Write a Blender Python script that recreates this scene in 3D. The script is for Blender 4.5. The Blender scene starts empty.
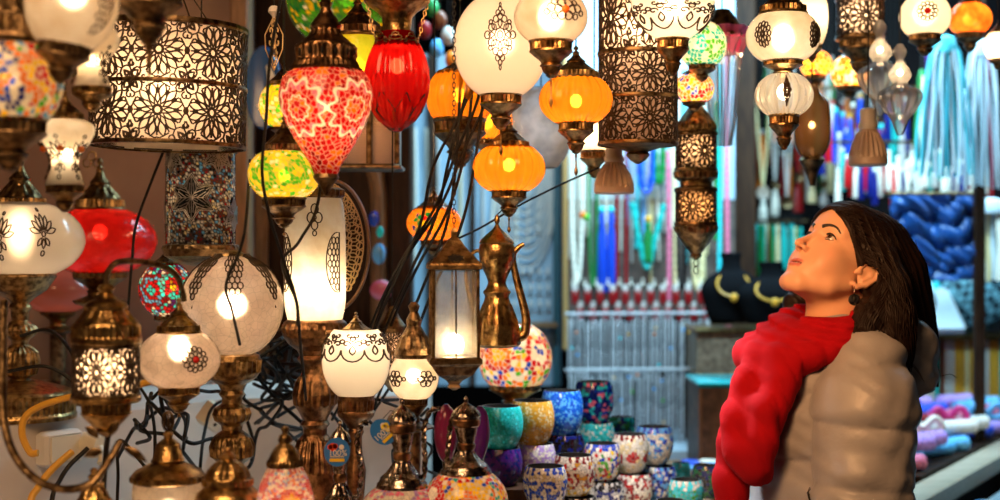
import bpy, math, random
import numpy as np
random.seed(7); RNG = np.random.RandomState(7)
PI = math.pi
F = 1388.9; CZ = 1.5
SC = bpy.context.scene
COL = SC.collection

def PX(px, Y): return (px-500)*Y/F
def PZ(py, Y): return CZ+(250-py)*Y/F
def P3(px, py, Y): return (PX(px, Y), Y, PZ(py, Y))

# ------------------------------------------------------------------ geometry
class G:
    def __init__(s): s.v = []; s.f = []; s.n = 0; s.col = None; s.uvw = []
    def add(s, v, f):
        v = np.asarray(v, float).reshape(-1, 3)
        s.v.append(v); o = s.n
        s.f.extend([tuple(i+o for i in q) for q in f]); s.n += len(v)
        return s
    def box(s, c, d, rz=0, bev=0.0, rx=0, ry=0):
        hx, hy, hz = d[0]/2, d[1]/2, d[2]/2
        b = min(bev, hx*.9, hy*.9, hz*.9)
        pts = []; 
        if b <= 0:
            pts = [(x, y, z) for z in (-hz, hz) for (x, y) in ((-hx, -hy), (hx, -hy), (hx, hy), (-hx, hy))]
            f = [(3, 2, 1, 0), (4, 5, 6, 7), (0, 1, 5, 4), (1, 2, 6, 5), (2, 3, 7, 6), (3, 0, 4, 7)]
        else:
            def ring(ix, iy, z): return [(-ix+0, -iy+b, z), (-ix+b, -iy, z), (ix-b, -iy, z), (ix, -iy+b, z), (ix, iy-b, z), (ix-b, iy, z), (-ix+b, iy, z), (-ix, iy-b, z)]
            pts = ring(hx-b, hy-b, -hz)+ring(hx, hy, -hz+b)+ring(hx, hy, hz-b)+ring(hx-b, hy-b, hz)
            f = [tuple(range(7, -1, -1)), tuple(range(24, 32))]
            for k in range(3):
                for i in range(8):
                    j = (i+1) % 8
                    f.append((k*8+i, k*8+j, k*8+8+j, k*8+8+i))
        v = np.array(pts)
        v = rotm(rx, ry, rz) @ v.T
        return s.add(v.T+np.array(c), f)
    def lathe(s, prof, seg=48, c=(0, 0, 0), flutes=None, cap=True, a0=0.0):
        prof = np.asarray(prof, float)
        a = np.arange(seg)*2*PI/seg+a0
        r = np.repeat(prof[:, 0:1], seg, 1)
        if flutes:
            for (z0, z1, n, amp) in flutes:
                m = (prof[:, 1] >= min(z0, z1)-1e-9) & (prof[:, 1] <= max(z0, z1)+1e-9)
                r[m] += amp*np.cos(n*a)[None, :]
        x = r*np.sin(a); y = -r*np.cos(a); z = np.repeat(prof[:, 1:2], seg, 1)
        v = np.stack([x, y, z], -1).reshape(-1, 3)+np.array(c)
        m = len(prof); f = []
        for i in range(m-1):
            o = i*seg
            for j in range(seg):
                k = (j+1) % seg
                f.append((o+j, o+seg+j, o+seg+k, o+k))
        if cap:
            f.append(tuple(range(seg))); f.append(tuple(range((m-1)*seg+seg-1, (m-1)*seg-1, -1)))
        return s.add(v, f)
    def sphere(s, c, r, seg=16, rings=10, sc=(1, 1, 1)):
        t = np.linspace(0.02, PI-0.02, rings)
        n0 = s.n
        s.lathe(np.stack([r*np.sin(t), r*np.cos(t)], 1), seg)
        s.v[-1] = s.v[-1]*np.array(sc)+np.array(c)
        return s
    def tube(s, pts, r, sides=6, closed=False, nrm=None, cap=True, flat=1.0):
        p = np.asarray(pts, float); n = len(p)
        if n < 2: return s
        rr = np.broadcast_to(np.asarray(r, float), (n,))
        t = (np.roll(p, -1, 0)-np.roll(p, 1, 0)) if closed else np.gradient(p, axis=0)
        t /= (np.linalg.norm(t, axis=1, keepdims=True)+1e-12)
        if nrm is None:
            N = np.zeros_like(p); ref = np.array([0, 0, 1.0]) if abs(t[0][2]) < .9 else np.array([1.0, 0, 0])
            cur = ref-t[0]*np.dot(ref, t[0])
            for i in range(n):
                cur = cur-t[i]*np.dot(cur, t[i]); l = np.linalg.norm(cur)
                if l < 1e-6: cur = np.array([0.3, .8, .5]); cur = cur-t[i]*np.dot(cur, t[i]); l = np.linalg.norm(cur)
                cur = cur/l; N[i] = cur
        else:
            N = np.asarray(nrm, float); N = N-t*np.sum(N*t, 1, keepdims=True); N /= (np.linalg.norm(N, axis=1, keepdims=True)+1e-12)
        B = np.cross(t, N)
        a = np.arange(sides)*2*PI/sides+PI/sides
        v = p[:, None, :]+rr[:, None, None]*(np.cos(a)[None, :, None]*N[:, None, :]*flat+np.sin(a)[None, :, None]*B[:, None, :])
        f = []
        m = n if closed else n-1
        for i in range(m):
            o = i*sides; q = ((i+1) % n)*sides
            for j in range(sides):
                k = (j+1) % sides
                f.append((o+j, o+k, q+k, q+j))
        if not closed and cap:
            f.append(tuple(range(sides-1, -1, -1))); f.append(tuple(range((n-1)*sides, n*sides)))
        return s.add(v.reshape(-1, 3), f)
    def prism(s, poly, z0, z1):
        n = len(poly)
        v = [(x, y, z0) for x, y in poly]+[(x, y, z1) for x, y in poly]
        f = [tuple(range(n-1, -1, -1)), tuple(range(n, 2*n))]+[(i, (i+1) % n, n+(i+1) % n, n+i) for i in range(n)]
        return s.add(v, f)
    def xf(s, M=None, t=(0, 0, 0)):
        s.v = [(v @ M.T if M is not None else v)+np.array(t) for v in s.v]; return s

def rotm(rx, ry, rz):
    cx, sx, cy, sy, cz, sz = math.cos(rx), math.sin(rx), math.cos(ry), math.sin(ry), math.cos(rz), math.sin(rz)
    return np.array([[cz, -sz, 0], [sz, cz, 0], [0, 0, 1]]) @ np.array([[cy, 0, sy], [0, 1, 0], [-sy, 0, cy]]) @ np.array([[1, 0, 0], [0, cx, -sx], [0, sx, cx]])

def obj(name, g, m, parent=None, smooth=True, angle=40, loc=None):
    me = bpy.data.meshes.new(name)
    v = np.concatenate(g.v) if g.v else np.zeros((0, 3))
    me.from_pydata(v.tolist(), [], g.f)
    if smooth:
        me.polygons.foreach_set('use_smooth', [True]*len(me.polygons))
        if angle: me.set_sharp_from_angle(angle=math.radians(angle))
    if g.col is not None:
        at = me.color_attributes.new('Col', 'FLOAT_COLOR', 'POINT')
        c = np.ones((len(v), 4)); c[:, :3] = g.col
        at.data.foreach_set('color', c.ravel())
    me.update()
    o = bpy.data.objects.new(name, me); COL.objects.link(o)
    if m is not None: me.materials.append(m)
    if parent is not None: o.parent = parent
    if loc is not None: o.location = loc
    return o

def tag(o, label=None, cat=None, group=None, kind=None):
    if label: o['label'] = label
    if cat: o['category'] = cat
    if group: o['group'] = group
    if kind: o['kind'] = kind
    return o
def empty(name, loc, label=None, cat=None, group=None, rz=0, kind=None):
    o = bpy.data.objects.new(name, None); COL.objects.link(o); o.location = loc; o.rotation_euler = (0, 0, rz)
    o.empty_display_size = .02
    return tag(o, label, cat, group, kind)
def copytree(o, parent=None):
    c = o.copy(); COL.objects.link(c); c.parent = parent
    for ch in list(o.children): copytree(ch, c)
    return c
def dup(root, loc, label=None, group=None, rz=None, scale=None):
    r = copytree(root); r.location = loc
    if label: r['label'] = label
    if group: r['group'] = group
    if rz is not None: r.rotation_euler = (0, 0, rz)
    if scale is not None: r.scale = (scale,)*3
    return r

def cr(pts, n=8, closed=False):
    """smooth (Catmull-Rom) resampling of a polyline"""
    p = np.asarray(pts, float)
    if closed: q = np.vstack([p[-1], p, p[0], p[1]])
    else: q = np.vstack([2*p[0]-p[1], p, 2*p[-1]-p[-2]])
    out = []
    for i in range(1, len(q)-2):
        for t in np.arange(n)/n:
            a, b, c, d = q[i-1], q[i], q[i+1], q[i+2]
            out.append(.5*((2*b)+(-a+c)*t+(2*a-5*b+4*c-d)*t*t+(-a+3*b-3*c+d)*t**3))
    if not closed: out.append(p[-1])
    return np.array(out)

# ------------------------------------------------------------------ materials
def nt(name):
    m = bpy.data.materials.new(name); m.use_nodes = True
    t = m.node_tree; t.nodes.clear()
    return m, t, t.nodes.new('ShaderNodeOutputMaterial')
def L4(c): return (c[0], c[1], c[2], 1)
def noise_fac(t, scale, detail=4, kind='noise', stretch=None):
    tc = t.nodes.new('ShaderNodeTexCoord')
    src = tc.outputs['Object']
    if stretch:
        mp = t.nodes.new('ShaderNodeMapping'); mp.inputs['Scale'].default_value = stretch
        t.links.new(src, mp.inputs['Vector']); src = mp.outputs[0]
    if kind == 'noise':
        n = t.nodes.new('ShaderNodeTexNoise'); n.inputs['Scale'].default_value = scale; n.inputs['Detail'].default_value = detail
        t.links.new(src, n.inputs['Vector']); return n.outputs['Fac']
    n = t.nodes.new('ShaderNodeTexVoronoi'); n.inputs['Scale'].default_value = scale
    if kind == 'edge': n.feature = 'DISTANCE_TO_EDGE'
    t.links.new(src, n.inputs['Vector']); return n.outputs['Distance']
def ramp(t, fac, stops):
    r = t.nodes.new('ShaderNodeValToRGB')
    while len(r.color_ramp.elements) < len(stops): r.color_ramp.elements.new(.5)
    for e, (p, c) in zip(r.color_ramp.elements, stops): e.position = p; e.color = L4(c)
    t.links.new(fac, r.inputs['Fac']); return r.outputs['Color']
def bump(t, fac, strength, dist=.002):
    b = t.nodes.new('ShaderNodeBump'); b.inputs['Strength'].default_value = strength; b.inputs['Distance'].default_value = dist
    t.links.new(fac, b.inputs['Height']); return b.outputs['Normal']
def pbr(name, c, rough=.5, metal=0.0, c2=None, nscale=30, bmp=0, bscale=60, bdist=.002, kind='noise', attr=False, sheen=0, coat=0, stretch=None, spec=.5, trans=0):
    m, t, o = nt(name)
    b = t.nodes.new('ShaderNodeBsdfPrincipled'); t.links.new(b.outputs[0], o.inputs[0])
    b.inputs['Base Color'].default_value = L4(c); b.inputs['Roughness'].default_value = rough; b.inputs['Metallic'].default_value = metal
    b.inputs['Specular IOR Level'].default_value = spec
    if sheen: b.inputs['Sheen Weight'].default_value = sheen
    if coat: b.inputs['Coat Weight'].default_value = coat
    if trans: b.inputs['Transmission Weight'].default_value = trans
    if c2 is not None: t.links.new(ramp(t, noise_fac(t, nscale, stretch=stretch), [(.38, c), (.62, c2)]), b.inputs['Base Color'])
    if attr:
        a = t.nodes.new('ShaderNodeAttribute'); a.attribute_name = 'Col'; t.links.new(a.outputs['Color'], b.inputs['Base Color'])
    if bmp: t.links.new(bump(t, noise_fac(t, bscale, kind=kind, stretch=stretch), bmp, bdist), b.inputs['Normal'])
    return m
def shade(name, c, thru=.1, trans=.75, gloss=.08, rough=.15, attr=False, bmp=0, bscale=40, kind='noise', c2=None, nscale=12, thruc=None, bdist=.003, crack=None, blur=False):
    """lamp glass: diffuse + translucent sheet, part see-through, glossy coat"""
    m, t, o = nt(name); N = t.nodes.new; K = t.links.new
    d = N('ShaderNodeBsdfDiffuse'); tr = N('ShaderNodeBsdfTranslucent'); tp = N('ShaderNodeBsdfTransparent'); gl = N('ShaderNodeBsdfGlossy')
    m1 = N('ShaderNodeMixShader'); m2 = N('ShaderNodeMixShader'); m3 = N('ShaderNodeMixShader')
    for x in (d, tr): x.inputs['Color'].default_value = L4(c)
    tp.inputs['Color'].default_value = L4(thruc or c); gl.inputs['Roughness'].default_value = rough
    m1.inputs[0].default_value = trans; m2.inputs[0].default_value = thru
    col = None
    if attr:
        a = N('ShaderNodeAttribute'); a.attribute_name = 'Col'; col = a.outputs['Color']
    if c2 is not None: col = ramp(t, noise_fac(t, nscale), [(.35, c), (.65, c2)])
    if crack:
        cc = ramp(t, noise_fac(t, crack, kind='edge'), [(0.0, tuple(x*.45 for x in c)), (.03, tuple(x*.8 for x in c)), (.06, c)])
        mx = N('ShaderNodeMix'); mx.data_type = 'RGBA'; mx.blend_type = 'MULTIPLY'; mx.inputs[0].default_value = 1
        if col is not None: K(col, mx.inputs[6])
        else: mx.inputs[6].default_value = (1, 1, 1, 1)
        K(cc, mx.inputs[7]); col = mx.outputs[2]
    if blur:
        rf = N('ShaderNodeBsdfRefraction'); rf.inputs['Roughness'].default_value = .42; rf.inputs['IOR'].default_value = 1.38; rf.inputs['Color'].default_value = L4(thruc or c)
        mb = N('ShaderNodeMixShader'); mb.inputs[0].default_value = .97; K(tp.outputs[0], mb.inputs[1]); K(rf.outputs[0], mb.inputs[2]); K(m1.outputs[0], m2.inputs[1]); K(mb.outputs[0], m2.inputs[2])
    if col is not None:
        for x in (d, tr, tp): K(col, x.inputs['Color'])
    K(d.outputs[0], m1.inputs[1]); K(tr.outputs[0], m1.inputs[2])
    if not blur: K(m1.outputs[0], m2.inputs[1]); K(tp.outputs[0], m2.inputs[2])
    fr = N('ShaderNodeFresnel'); fr.inputs[0].default_value = 1.45
    ad = N('ShaderNodeMath'); ad.operation = 'MULTIPLY'; ad.inputs[1].default_value = 1.0 if gloss > 0 else 0
    K(fr.outputs[0], ad.inputs[0]); K(ad.outputs[0], m3.inputs[0]); K(m2.outputs[0], m3.inputs[1]); K(gl.outputs[0], m3.inputs[2]); K(m3.outputs[0], o.inputs[0])
    if bmp:
        nb = bump(t, noise_fac(t, bscale, kind=kind), bmp, bdist)
        K(nb, gl.inputs['Normal']); K(nb, fr.inputs['Normal']); K(nb, d.inputs['Normal']); K(nb, tr.inputs['Normal'])
    return m
def emit(name, c, s, sampled=False):
    m, t, o = nt(name)
    e = t.nodes.new('ShaderNodeEmission'); e.inputs[0].default_value = L4(c); e.inputs[1].default_value = s
    t.links.new(e.outputs[0], o.inputs[0])
    m.cycles.emission_sampling = 'AUTO' if sampled else 'NONE'
    return m

MT = {}
MT['brass'] = pbr('antique_brass', (.42, .27, .115), .34, 1, (.12, .07, .03), 85, .5, 190, .0014, kind='edge')
MT['brass_dark'] = pbr('dark_bronze', (.26, .17, .085), .38, 1, (.07, .042, .022), 80, .5, 190, .0014, kind='edge')
MT['brass_gold'] = pbr('bright_brass', (.60, .40, .16), .29, 1, (.20, .115, .045), 80, .5, 190, .0014, kind='edge')
MT['copper'] = pbr('copper', (.36, .19, .09), .34, 1, (.11, .06, .03), 80, .45, 190, .0014, kind='edge')
MT['nickel'] = pbr('bright_nickel', (.50, .42, .36), .2, 1, (.10, .07, .05), 130, .35, 230, .0012, kind='edge')
MT['fil'] = pbr('dark_filigree_metal', (.07, .04, .022), .5, .7, (.035, .02, .012), 60)
MT['filgold'] = pbr('pale_gilt_metal', (.75, .52, .25), .4, .8)
MT['black'] = pbr('black_rubber', (.008, .007, .006), .6, spec=.3)
MT['frost'] = shade('frosted_glass', (.92, .86, .79), .14, .8, bmp=.1, bscale=25, blur=True)
MT['cloudy'] = shade('cloudy_crackle_glass', (.90, .84, .76), .22, .8, c2=(.74, .60, .44), nscale=22, bmp=.7, bscale=50, kind='edge', blur=True)
MT['crackle'] = shade('clear_crackle_glass', (.92, .84, .78), .48, .72, c2=(.62, .52, .46), nscale=38, bmp=1.0, bscale=46, kind='edge', thruc=(.95, .88, .84), rough=.1, crack=85, blur=True)
MT['clear'] = shade('clear_fluted_glass', (.86, .88, .9), .62, .7, thruc=(.95, .95, .95), rough=.05)
MT['pane'] = shade('thin_window_glass', (.8, .78, .72), .8, .5, thruc=(.97, .95, .92), rough=.05)
MT['orange'] = shade('amber_glass', (1.0, .27, .010), .10, .8, rough=.1, thruc=(1, .45, .04))
MT['redglass'] = shade('ruby_glass', (.50, .004, .004), .14, .78, rough=.08, thruc=(1, .05, .03))
MT['redcrackle'] = shade('red_crackle_glass', (.85, .015, .012), .1, .8, c2=(.6, .01, .008), nscale=22, bmp=.8, bscale=60, kind='edge')
MT['mosaic'] = shade('mosaic_glass', (1, 1, 1), .04, .78, attr=True, rough=.12)
MT['mosaic_bowl'] = shade('mosaic_bowl_glass', (1, 1, 1), .0, .35, attr=True, rough=.1)
MT['liner'] = shade('warm_liner', (.86, .66, .52), .03, .75)
MT['bulb'] = emit('bulb_glow', (1, .68, .34), 30)
MT['bulbhot'] = emit('bulb_glow_strong', (1, .74, .42), 55)
WARM = (1, .60, .31); PWR = .42

# ------------------------------------------------------------------ filigree patterns (unit radius)
def circ(cx, cy, r, n=12): 
    a = np.arange(n)*2*PI/n
    return (np.stack([cx+r*np.cos(a), cy+r*np.sin(a)], 1), True)
def petal(a, r0, r1, w, cx=0, cy=0, n=7):
    t = np.linspace(0, 1, n)
    rad = r0+(r1-r0)*t; wd = w*np.sin(PI*t**1.25)
    up = np.stack([rad, wd], 1); dn = np.stack([rad, -wd], 1)[::-1][1:-1]
    p = np.vstack([up, dn]); c, s = math.cos(a), math.sin(a)
    return (np.stack([cx+p[:, 0]*c-p[:, 1]*s, cy+p[:, 0]*s+p[:, 1]*c], 1), True)
def curl(cx, cy, r, a0, d=1, turns=.9, n=9):
    t = np.linspace(0, 1, n); a = a0+d*t*turns*2*PI; rr = r*(1-.72*t)
    return (np.stack([cx+rr*np.cos(a), cy+rr*np.sin(a)], 1), False)
def rosette(n=12, cell=True):
    out = [circ(0, 0, .13, 10), circ(0, 0, .18, 10)]
    for i in range(n):
        a = i*2*PI/n
        out.append(petal(a, .20, .60, .085)); out.append(petal(a+PI/n, .34, .92, .125, n=8))
        out.append(circ(.70*math.cos(a), .70*math.sin(a), .045, 6))
        if cell: out.append((np.array([(.60*math.cos(a), .60*math.sin(a)), (.86*math.cos(a), .86*math.sin(a))]), False))
    if cell:
        for sx in (-1, 1):
            for sy in (-1, 1):
                an = math.atan2(-sy, -sx)
                out.append(curl(sx*.78, sy*.84, .24, an, 1)); out.append(curl(sx*.84, sy*.78, .24, an, -1))
                out.append(petal(an+PI, 1.02, 1.36, .1)); out.append(curl(sx*.95, sy*.5, .14, PI/2, sx*sy)); out.append(curl(sx*.5, sy*.95, .14, 0, -sx*sy))
        for a in (0, PI/2, PI, -PI/2): out += [petal(a, .92, 1.02, .12), (np.array([(.88*math.cos(a-.5), .88*math.sin(a-.5)), (1.0*math.cos(a), 1.0*math.sin(a)), (.88*math.cos(a+.5), .88*math.sin(a+.5))]), False)]
        out += [(np.array([(-1, -1), (1, -1)]), False)]
    return out
def lattice(inside, cell, ext=1.0, outline=None):
    out = []; dy = cell*math.sqrt(3)/2; j = 0; y = -ext
    while y <= ext:
        x = -ext+(cell/2 if j % 2 else 0)
        while x <= ext:
            if inside(x, y): out.append(circ(x, y, cell*.52, 8))
            x += cell
        y += dy; j += 1
    if outline is not None: out.append((np.array(outline), True))
    return out
def diamond_medal():
    out = [circ(0, 0, .12), circ(0, 0, .22)]
    for i in range(8): out.append(petal(i*PI/4, .22, .5, .09))
    for s in (1, -1):
        for (x, y, r) in ((0, .62, .12), (.2, .52, .12), (-.2, .52, .12), (.11, .74, .1), (-.11, .74, .1), (0, .88, .09)):
            out.append(circ(x, s*y, r, 9))
        out.append(petal(s*PI/2, .92, 1.12, .05))
        for (x, y, r) in ((.38, .25, .13), (.38, -.25, .13), (.55, 0, .13), (.42, .42, .08), (.42, -.42, .08)):
            out.append(circ(s*x, y, r, 9))
    return out
def fan_medal():
    out = [circ(0, -.1, .1)]
    for i in range(7):
        a = PI*(.08+.84*i/6); out.append(petal(a, .15, .78, .10, 0, -.1))
    for i in range(3):
        a = -PI*(.3+.4*i/2); out.append(petal(a, .15, .55, .09, 0, -.1))
    out.append(circ(0, -.82, .1)); out.append(circ(0, .82, .07)); return out
def round_medal():
    out = [circ(0, 0, .2), circ(0, 0, .12)]
    for i in range(8): out.append(circ(.42*math.cos(i*PI/4), .42*math.sin(i*PI/4), .17, 9))
    for i in range(12): out.append(circ(.8*math.cos(i*PI/6), .8*math.sin(i*PI/6), .19, 9))
    return out
def lacedrop():
    out = [petal(-PI/2, -.1, .95, .2), petal(-PI/2, .1, .6, .1)]
    for s in (-1, 1):
        out += [curl(s*.28, 0, .24, PI/2, s), curl(s*.26, .45, .2, -PI/2, -s), curl(s*.2, -.42, .16, PI/2, s), circ(s*.1, .72, .1, 8)]
    out += [circ(0, .25, .14), circ(0, .92, .1), circ(0, -1.02, .07)]
    return out
def wing():
    ins = lambda x, y: (x/.55)**2+(y/.93)**2 < .8 and x > -.12
    o = [( -.16, .98)]+[(.62*math.sin(t), .98*math.cos(t)) for t in np.linspace(.0, PI, 14)]+[(-.16, -.98)]
    return lattice(ins, .22, 1.0, o)
def bowl_lace(n):   # a strip of arches, x in units of arch width, y in -1..1
    out = []
    for i in range(n):
        x = i
        t = np.linspace(0, PI, 9)
        out.append((np.stack([x+.5*np.cos(t), -.2-.75*np.sin(t)], 1), False))
        out += [petal(-PI/2, .0, .6, .13, x, .1), curl(x-.28, .2, .2, 0, 1), curl(x+.28, .2, .2, PI, -1), circ(x, .5, .13, 8), circ(x+.5, .35, .12, 8), curl(x-.2, .72, .15, 0, -1), curl(x+.2, .72, .15, PI, 1)]
    return out

# ------------------------------------------------------------------ lamps, in photo pixels at a real distance
class Thing:
    def __init__(s, name, label, cat, cx, cy, Y, group=None):
        s.cx, s.cy, s.Y, s.k = cx, cy, Y, Y/F
        s.root = empty(name, P3(cx, cy, Y), label, cat, group)
    def loc(s, x, y, d=0.0): return ((x-s.cx)*s.k, d, (s.cy-y)*s.k)
    def lathe(s, part, pts, m='brass', parent=None, seg=48, flutes=None, dx=0, sm=0, cap=True, label=None, dd=0):
        p = np.array(pts, float)
        if sm: p = cr(p, sm)
        if flutes:   # dense rows where the metal is fluted
            q = [p[0]]
            for a, b in zip(p[:-1], p[1:]):
                n = max(1, int(abs(b[1]-a[1])/1.2)) 
                for i in range(1, n+1): q.append(a+(b-a)*i/n)
            p = np.array(q)
        z = (s.cy-p[:, 1])*s.k
        if flutes: seg = max(seg, 4*max(q[2] for q in flutes))
        fl = [((s.cy-a)*s.k, (s.cy-b)*s.k, n, amp*s.k) for a, b, n, amp in flutes] if flutes else None
        g = G().lathe(np.stack([np.maximum(p[:, 0], .05)*s.k, z], 1), seg, ((dx)*s.k, dd, 0), fl, cap)
        o = obj(part, g, MT[m] if isinstance(m, str) else m, parent or s.root)
        if label: o['label'] = label
        return o
    def bulb(s, y, power, c=WARM, r=7, hot=False, dx=0, dd=0, glow=True, lr=None, seg=14):
        l = bpy.data.lights.new('lamp_light', 'POINT'); l.energy = power*PWR; l.color = c; l.shadow_soft_size = (lr or r*1.3)*s.k
        lo = bpy.data.objects.new('lamp_light', l); COL.objects.link(lo); lo.parent = s.root; lo.location = s.loc(s.cx+dx, y, dd)
        if glow:
            rr = r*s.k; t = np.linspace(0.05, PI-.05, 10)
            prof = np.stack([rr*np.sin(t), rr*1.15*np.cos(t)], 1)
            g = G().lathe(prof, seg); g.xf(None, s.loc(s.cx+dx, y, dd))
            obj('bulb', g, MT['bulbhot' if hot else 'bulb'], s.root)
    def wrap(s, part, polys, Rf, a0, yc, sx, sy=None, w=.8, m='fil', parent=None, off=1.0, rep=1, step=0, local=True, dx=0, label=None):
        """lay a flat metal pattern onto a turned surface; Rf(y) radius in px; pattern unit -> sx, sy px"""
        sy = sy or sx; g = G(); k = s.k; r0 = max(Rf(yc), 1)
        for n in range(rep):
            for (p, closed) in polys:
                y = yc-p[:, 1]*sy; r = Rf(y)+off
                a = a0+n*step+p[:, 0]*sx/r0
                v = np.stack([(r*np.sin(a)+dx)*k, -r*np.cos(a)*k, (s.cy-y)*k], 1)
                nr = np.stack([np.sin(a), -np.cos(a), 0*a], 1)
                g.tube(v, w*k, 4, closed, nrm=nr, cap=False)
        o = obj(part, g, MT[m], parent or s.root, angle=0)
        if label: o['label'] = label
        return o
    def flat(s, part, polys, x, y, sx, sy=None, w=.8, m='fil', parent=None, dd=0, yaw=0):
        sy = sy or sx; g = G(); k = s.k
        for (p, closed) in polys:
            v = np.stack([((x-s.cx)+p[:, 0]*sx*math.cos(yaw))*k, dd+p[:, 0]*sx*math.sin(yaw)*k, (s.cy-y+p[:, 1]*sy)*k], 1)
            g.tube(v, w*k, 4, closed, nrm=np.tile([math.sin(yaw), -math.cos(yaw), 0], (len(v), 1)), cap=False)
        return obj(part, g, MT[m], parent or s.root, angle=0)
    def cord(s, y, part='cord', top=2.72, r=.8, m='black', dx=0, dd=0, chain=False):
        a = s.loc(s.cx+dx, y, dd); z1 = top-s.root.location.z; g = G()
        if z1 <= a[2]+.01: return
        if chain:
            st = 4.5*s.k; z = a[2]; i = 0
            while z < z1 and i < 70:
                t = np.arange(10)*2*PI/10; rr = 3.2*s.k
                pts = np.stack([rr*.55*np.cos(t)*(i % 2), rr*.55*np.cos(t)*((i+1) % 2), rr*np.sin(t)], 1)+np.array([a[0], a[1], z+rr])
                g.tube(pts, .55*s.k, 4, True); z += st; i += 1
            if z < z1: g.tube([(a[0], a[1], z), (a[0], a[1], z1)], .6*s.k, 5)
        else:
            g.tube([a, (a[0]+.002, a[1], (a[2]+z1)/2), (a[0], a[1], z1)], r*s.k, 5)
        obj(part, g, MT[m], s.root)

def cup(r, y0, y1, tip=.1):
    h = y1-y0
    T = [(.94, 0), (1.0, .01), (1.04, .05), (.98, .08), (.94, .09), (.92, .26), (.99, .28), (1.0, .32), (.93, .35), (.80, .42), (.60, .50), (.47, .58), (.42, .63), (.50, .66), (.52, .69), (.44, .72), (.40, .80), (.33, .87), (.22, .92), (.26, .94), (.18, .97), (tip, 1.0)]
    return [(a*r, y0+b*h) for a, b in T], [(y0+.09*h, y0+.26*h, 28, .035*r)]
def cup_stand(r, y0, y1, foot):    # cup that ends in a wide foot
    h = y1-y0
    T = [(1.0, 0), (1.04, .05), (.96, .08), (.93, .22), (1.0, .25), (.9, .3), (.62, .44), (.45, .56), (.40, .62), (.52, .66), (.42, .70), (.46, .8)]
    return [(a*r, y0+b*h) for a, b in T]+[(foot*.9, y0+.92*h), (foot, y0+.95*h), (foot, y1)], [(y0+.08*h, y0+.22*h, 28, .035*r)]
def capp(r, y0, y1, knob=True):    # cap above a shade
    h = y1-y0
    T = ([(.03, 0), (.07, .02), (.12, .06), (.10, .10), (.05, .13), (.10, .17), (.17, .20), (.13, .23)] if knob else [(.16, 0), (.18, .1), (.15, .2)])
    T += [(.16, .28), (.22, .34), (.36, .42), (.42, .45), (.38, .48), (.50, .56), (.68, .65), (.82, .72), (.86, .75), (.93, .76), (.95, .90), (1.02, .92), (1.04, .96), (.98, 1.0)]
    return [(a*r, y0+b*h) for a, b in T], [(y0+.76*h, y0+.90*h, 30, .035*r), (y0+.56*h, y0+.70*h, 12, .03*r)]
def globe_prof(gr, y0, y1, n0, n1, n=26, p=1.0):
    e0 = math.sqrt(max(0, 1-(n0/gr)**2)); e1 = math.sqrt(max(0, 1-(n1/gr)**2))
    t = np.linspace(-e0, e1, n); h = (y1-y0)/(e0+e1); yc = y0+h*e0
    return np.stack([gr*np.sqrt(1-t*t)**p, yc+t*h], 1)
def Rof(prof):
    p = np.asarray(prof, float); o = np.argsort(p[:, 1])
    return lambda y: np.interp(y, p[o, 1], p[o, 0])

def globe_lamp(label, cx, Y, cap, glass, cupd, m='frost', power=.4, c=WARM, by=None, ribs=0, ribamp=1.2, spike=0, name='pendant_lamp', metal='brass', chain=False, cy=None, group=None, hot=False, br=7, knob=True, cord=True, cat='lamp', foot=None, seg=64, medal=None, glow=True, n0=None, n1=None, blabel=None):
    """cap=(r,y0,y1) or None; glass=(r,y0,y1); cupd=(r,y0,y1) or None"""
    gr, g0, g1 = glass
    T = Thing(name, label, cat, cx, (g0+g1)/2, Y, group)
    n0 = n0 or (cap[0]*.9 if cap else gr*.5); n1 = n1 or (cupd[0]*.93 if cupd else gr*.5)
    pr = globe_prof(gr, g0, g1, min(n0, gr*.97), min(n1, gr*.97))
    T.Rf = Rof(pr); T.prof = pr
    if m is not None:
        T.shade = T.lathe('lamp_shade', pr, m, seg=seg*(2 if ribs else 1), flutes=[(g0, g1, ribs, ribamp)] if ribs else None, cap=False)
    if cap:
        p, f = capp(cap[0], cap[1], cap[2], knob); T.cap = T.lathe('cap', p, metal, flutes=f, seg=60)
        if cord: T.cord(cap[1], chain=chain)
    elif cord: T.cord(g0, chain=chain)
    if cupd:
        if foot: p, f = cup_stand(cupd[0], cupd[1], cupd[2], foot)
        else: p, f = cup(cupd[0], cupd[1], cupd[2])
        T.cup = T.lathe('base' if foot else 'cup', p, metal, flutes=f, seg=60)
        if spike: T.lathe('finial', [(.6, cupd[2]-1), (1.2, cupd[2]+2), (.7, cupd[2]+4), (.7, cupd[2]+spike*.6), (1.6, cupd[2]+spike*.7), (1.9, cupd[2]+spike*.85), (.3, cupd[2]+spike)], metal, seg=12)
    power *= {'frost': 1.15, 'cloudy': 1.1, 'crackle': 2.4}.get(m, 1) if isinstance(m, str) else 1
    if power: T.bulb(by or (g0+g1)/2, power, c, br, hot, glow=glow)
    if medal:
        for (pt, a, yy, sz, *rest) in medal:
            T.wrap('filigree_medallion', pt, T.Rf, a, yy, sz, rest[0] if rest else sz, w=.75)
    return T

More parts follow.
